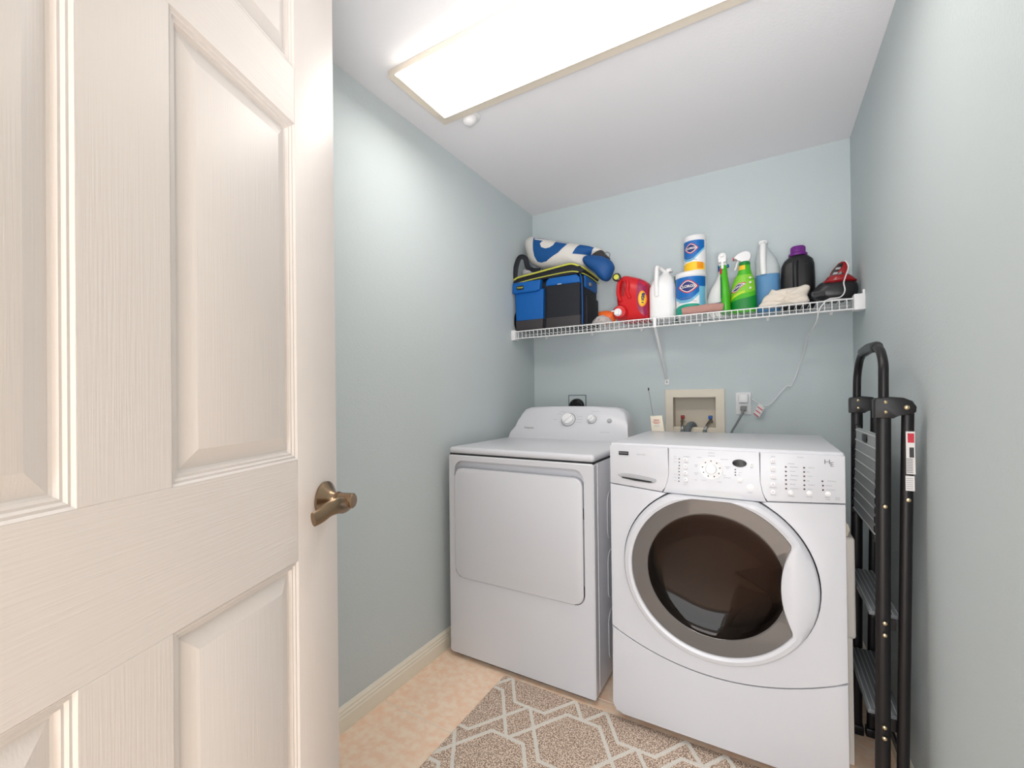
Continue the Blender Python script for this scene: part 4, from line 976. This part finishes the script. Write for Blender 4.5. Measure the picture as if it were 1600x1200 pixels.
# ------------------------------------------------------------ black jug
kj = thing('detergent_jug', 'black detergent jug with a purple screw cap', 'jug', (.143, 2.70, bz))
K = Loft([(bz, .143, 2.70, .060, .040, 3.4), (bz+.006, .143, 2.70, .068, .046, 3.4), (1.76, .143, 2.70, .069, .047, 3.4), (1.83, .144, 2.70, .066, .045, 3.2), (1.855, .146, 2.70, .058, .040, 3), (1.872, .147, 2.70, .042, .034, 2.4), (1.884, .147, 2.70, .026, .026, 2)])
obj('body', K.mesh(), m_bjug, kj)
for s in (-1, 1):
    obj('grip_shade', K.patch(-PI/2+s*.22, -PI/2+s*.95, lambda f: 1.67+.01*f, lambda f: 1.842-.03*f*f, .0008), m_black, kj)  # black patches paint the shade of the recesses beside the handle
obj('moulded_handle', Tube([(.132, 2.655, 1.66), (.132, 2.645, 1.72), (.132, 2.645, 1.80), (.134, 2.655, 1.845)], .011, n=12, smooth=5), m_bjug, kj)
obj('cap', Lathe([(.038, 1.878), (.038, 1.888), (.030, 1.893), (.029, 1.920), (.026, 1.924), (0, 1.924)], (.146, 2.70, 0), n=28), m_purple, kj)
bm = NB()
for k in range(28):
    t = 2*PI*k/28; tube(bm, [(.146+.0295*math.cos(t), 2.70+.0295*math.sin(t), 1.894), (.146+.0292*math.cos(t), 2.70+.0292*math.sin(t), 1.919)], .0012, n=5)
tag(obj('cap_ridges', bm, m_purple, kj), kind='stuff')

# ------------------------------------------------------------ rag
rg = thing('cloth_bundle', 'cream cloth bundle lying in front of the blue and black jugs', 'cloth', (.10, 2.57, bz))
q = Puff([(-.006, bz+.020), (-.004, bz+.040), (.006, 1.672), (.022, 1.683), (.033, 1.703), (.046, 1.697), (.09, 1.700), (.14, 1.703), (.165, 1.708), (.180, 1.700), (.181, 1.686), (.172, 1.662), (.174, 1.645), (.172, bz+.010), (.16, bz+.002), (.10, bz+.004), (.03, bz+.001), (.004, bz+.003)], 2.525, 2.60, wob=.0035, pw=2.4)
obj('upper_fold', q.mesh(), m_rag, rg)
obj('lower_fold', Puff([(-.010, bz+.003), (-.012, bz+.022), (.01, bz+.032), (.08, bz+.026), (.16, bz+.040), (.174, bz+.030), (.17, bz+.008), (.09, bz+.002)], 2.518, 2.57, wob=.003).mesh(5), m_rag, rg)

# ------------------------------------------------------------ hand vacuum
hv = thing('hand_vacuum', 'red and black hand vacuum at the right end of the shelf', 'hand vacuum', (.28, 2.60, bz))
q = Puff([(.183, 1.656), (.182, 1.668), (.200, 1.690), (.222, 1.712), (.25, 1.716), (.31, 1.718), (.338, 1.708), (.353, 1.692), (.354, 1.655), (.335, bz+.010), (.28, bz+.004), (.235, bz+.008), (.20, 1.640)], 2.545, 2.655, pw=3, sm=3)
obj('body', q.mesh(), m_bjug, hv)
obj('nozzle_mouth', Prism(rrect(.184, .234, 1.645, 1.668, .006, 3), 2.533, 2.56, bev=.002), m_dkgrey, hv)
obj('mouth_opening', Prism(rrect(.189, .230, 1.649, 1.663, .004, 3), 2.5315, 2.536), m_black, hv)
q2 = Puff([(.222, 1.704), (.238, 1.722), (.252, 1.738), (.285, 1.740), (.318, 1.740), (.345, 1.716), (.350, 1.704), (.31, 1.698), (.26, 1.696)], 2.541, 2.652, pw=2.6, sm=3)
obj('red_shell', q2.mesh(), m_dkred, hv)
hb_ = obj('handle', Prism([(.250, 1.730), (.262, 1.760), (.285, 1.790), (.298, 1.797), (.314, 1.794), (.318, 1.770), (.316, 1.735), (.298, 1.738), (.300, 1.765), (.286, 1.752), (.276, 1.732)], 2.575, 2.612, bev=.005, seg=3), m_dkred, hv)
obj('handle_inlay', Prism([(.256, 1.738), (.266, 1.762), (.286, 1.787), (.304, 1.790), (.297, 1.770), (.280, 1.750), (.272, 1.738)], 2.5725, 2.585, bev=.002), m_black, hb_)
for x, z in ((.2735, 1.7455), (.283, 1.766)): obj('switch', Prism([(x-.010, z-.004), (x+.007, z-.004), (x+.011, z+.005), (x-.005, z+.005)], 2.570, 2.576, bev=.001), m_ltgrey, hb_)
cv = thing('charger_cord', 'thin white cord hanging from the shelf to the outlet', 'cord', (.2, 2.6, 1.6))
pts = [(.309, 2.566, 1.795), (.318, 2.555, 1.765), (.305, 2.53, 1.72), (.297, 2.522, 1.69), (.300, 2.518, 1.655), (.284, 2.510, 1.628), (.245, 2.494, 1.622), (.226, 2.488, 1.606), (.208, 2.490, 1.578), (.200, 2.53, 1.530), (.188, 2.62, 1.500), (.174, 2.70, 1.472), (.169, 2.75, 1.425), (.150, 2.795, 1.355), (.134, 2.803, 1.300), (.120, 2.803, 1.262), (.112, 2.803, 1.250), (.098, 2.803, 1.252), (.076, 2.803, 1.226), (.054, 2.803, 1.196), (.030, 2.800, 1.165), (.008, 2.795, 1.150), (-.010, 2.79, 1.152), (-.030, 2.785, 1.168), (-.062, 2.785, 1.190)]
obj('cable', Tube(pts, .0024, n=8, smooth=5), m_whitep, cv)
obj('coil', Tube([(.255, 2.53, bz+.004), (.29, 2.525, bz+.004), (.33, 2.535, bz+.004), (.34, 2.56, bz+.004), (.30, 2.54, bz+.007), (.25, 2.515, bz+.006), (.23, 2.52, bz+.004)], .0026, n=6, smooth=5), m_whitep, cv)
obj('adapter', Box(-.116, -.072, YB-.045, YB-.0085, 1.166, 1.214, bev=.005), m_whitep, cv)
tg = obj('cord_tag', Prism([(-.024, 1.164), (.001, 1.140), (-.025, 1.088), (-.051, 1.112)], 2.781, 2.7825), m_sticker, cv)
for k in range(3):
    cx, cz = -.018-.009*k, 1.142-.017*k
    obj('tag_stripe', Prism([(cx-.012, cz+.006), (cx+.010, cz-.013), (cx+.008, cz-.018), (cx-.014, cz+.001)], 2.7803, 2.7812), m_lred, tg)
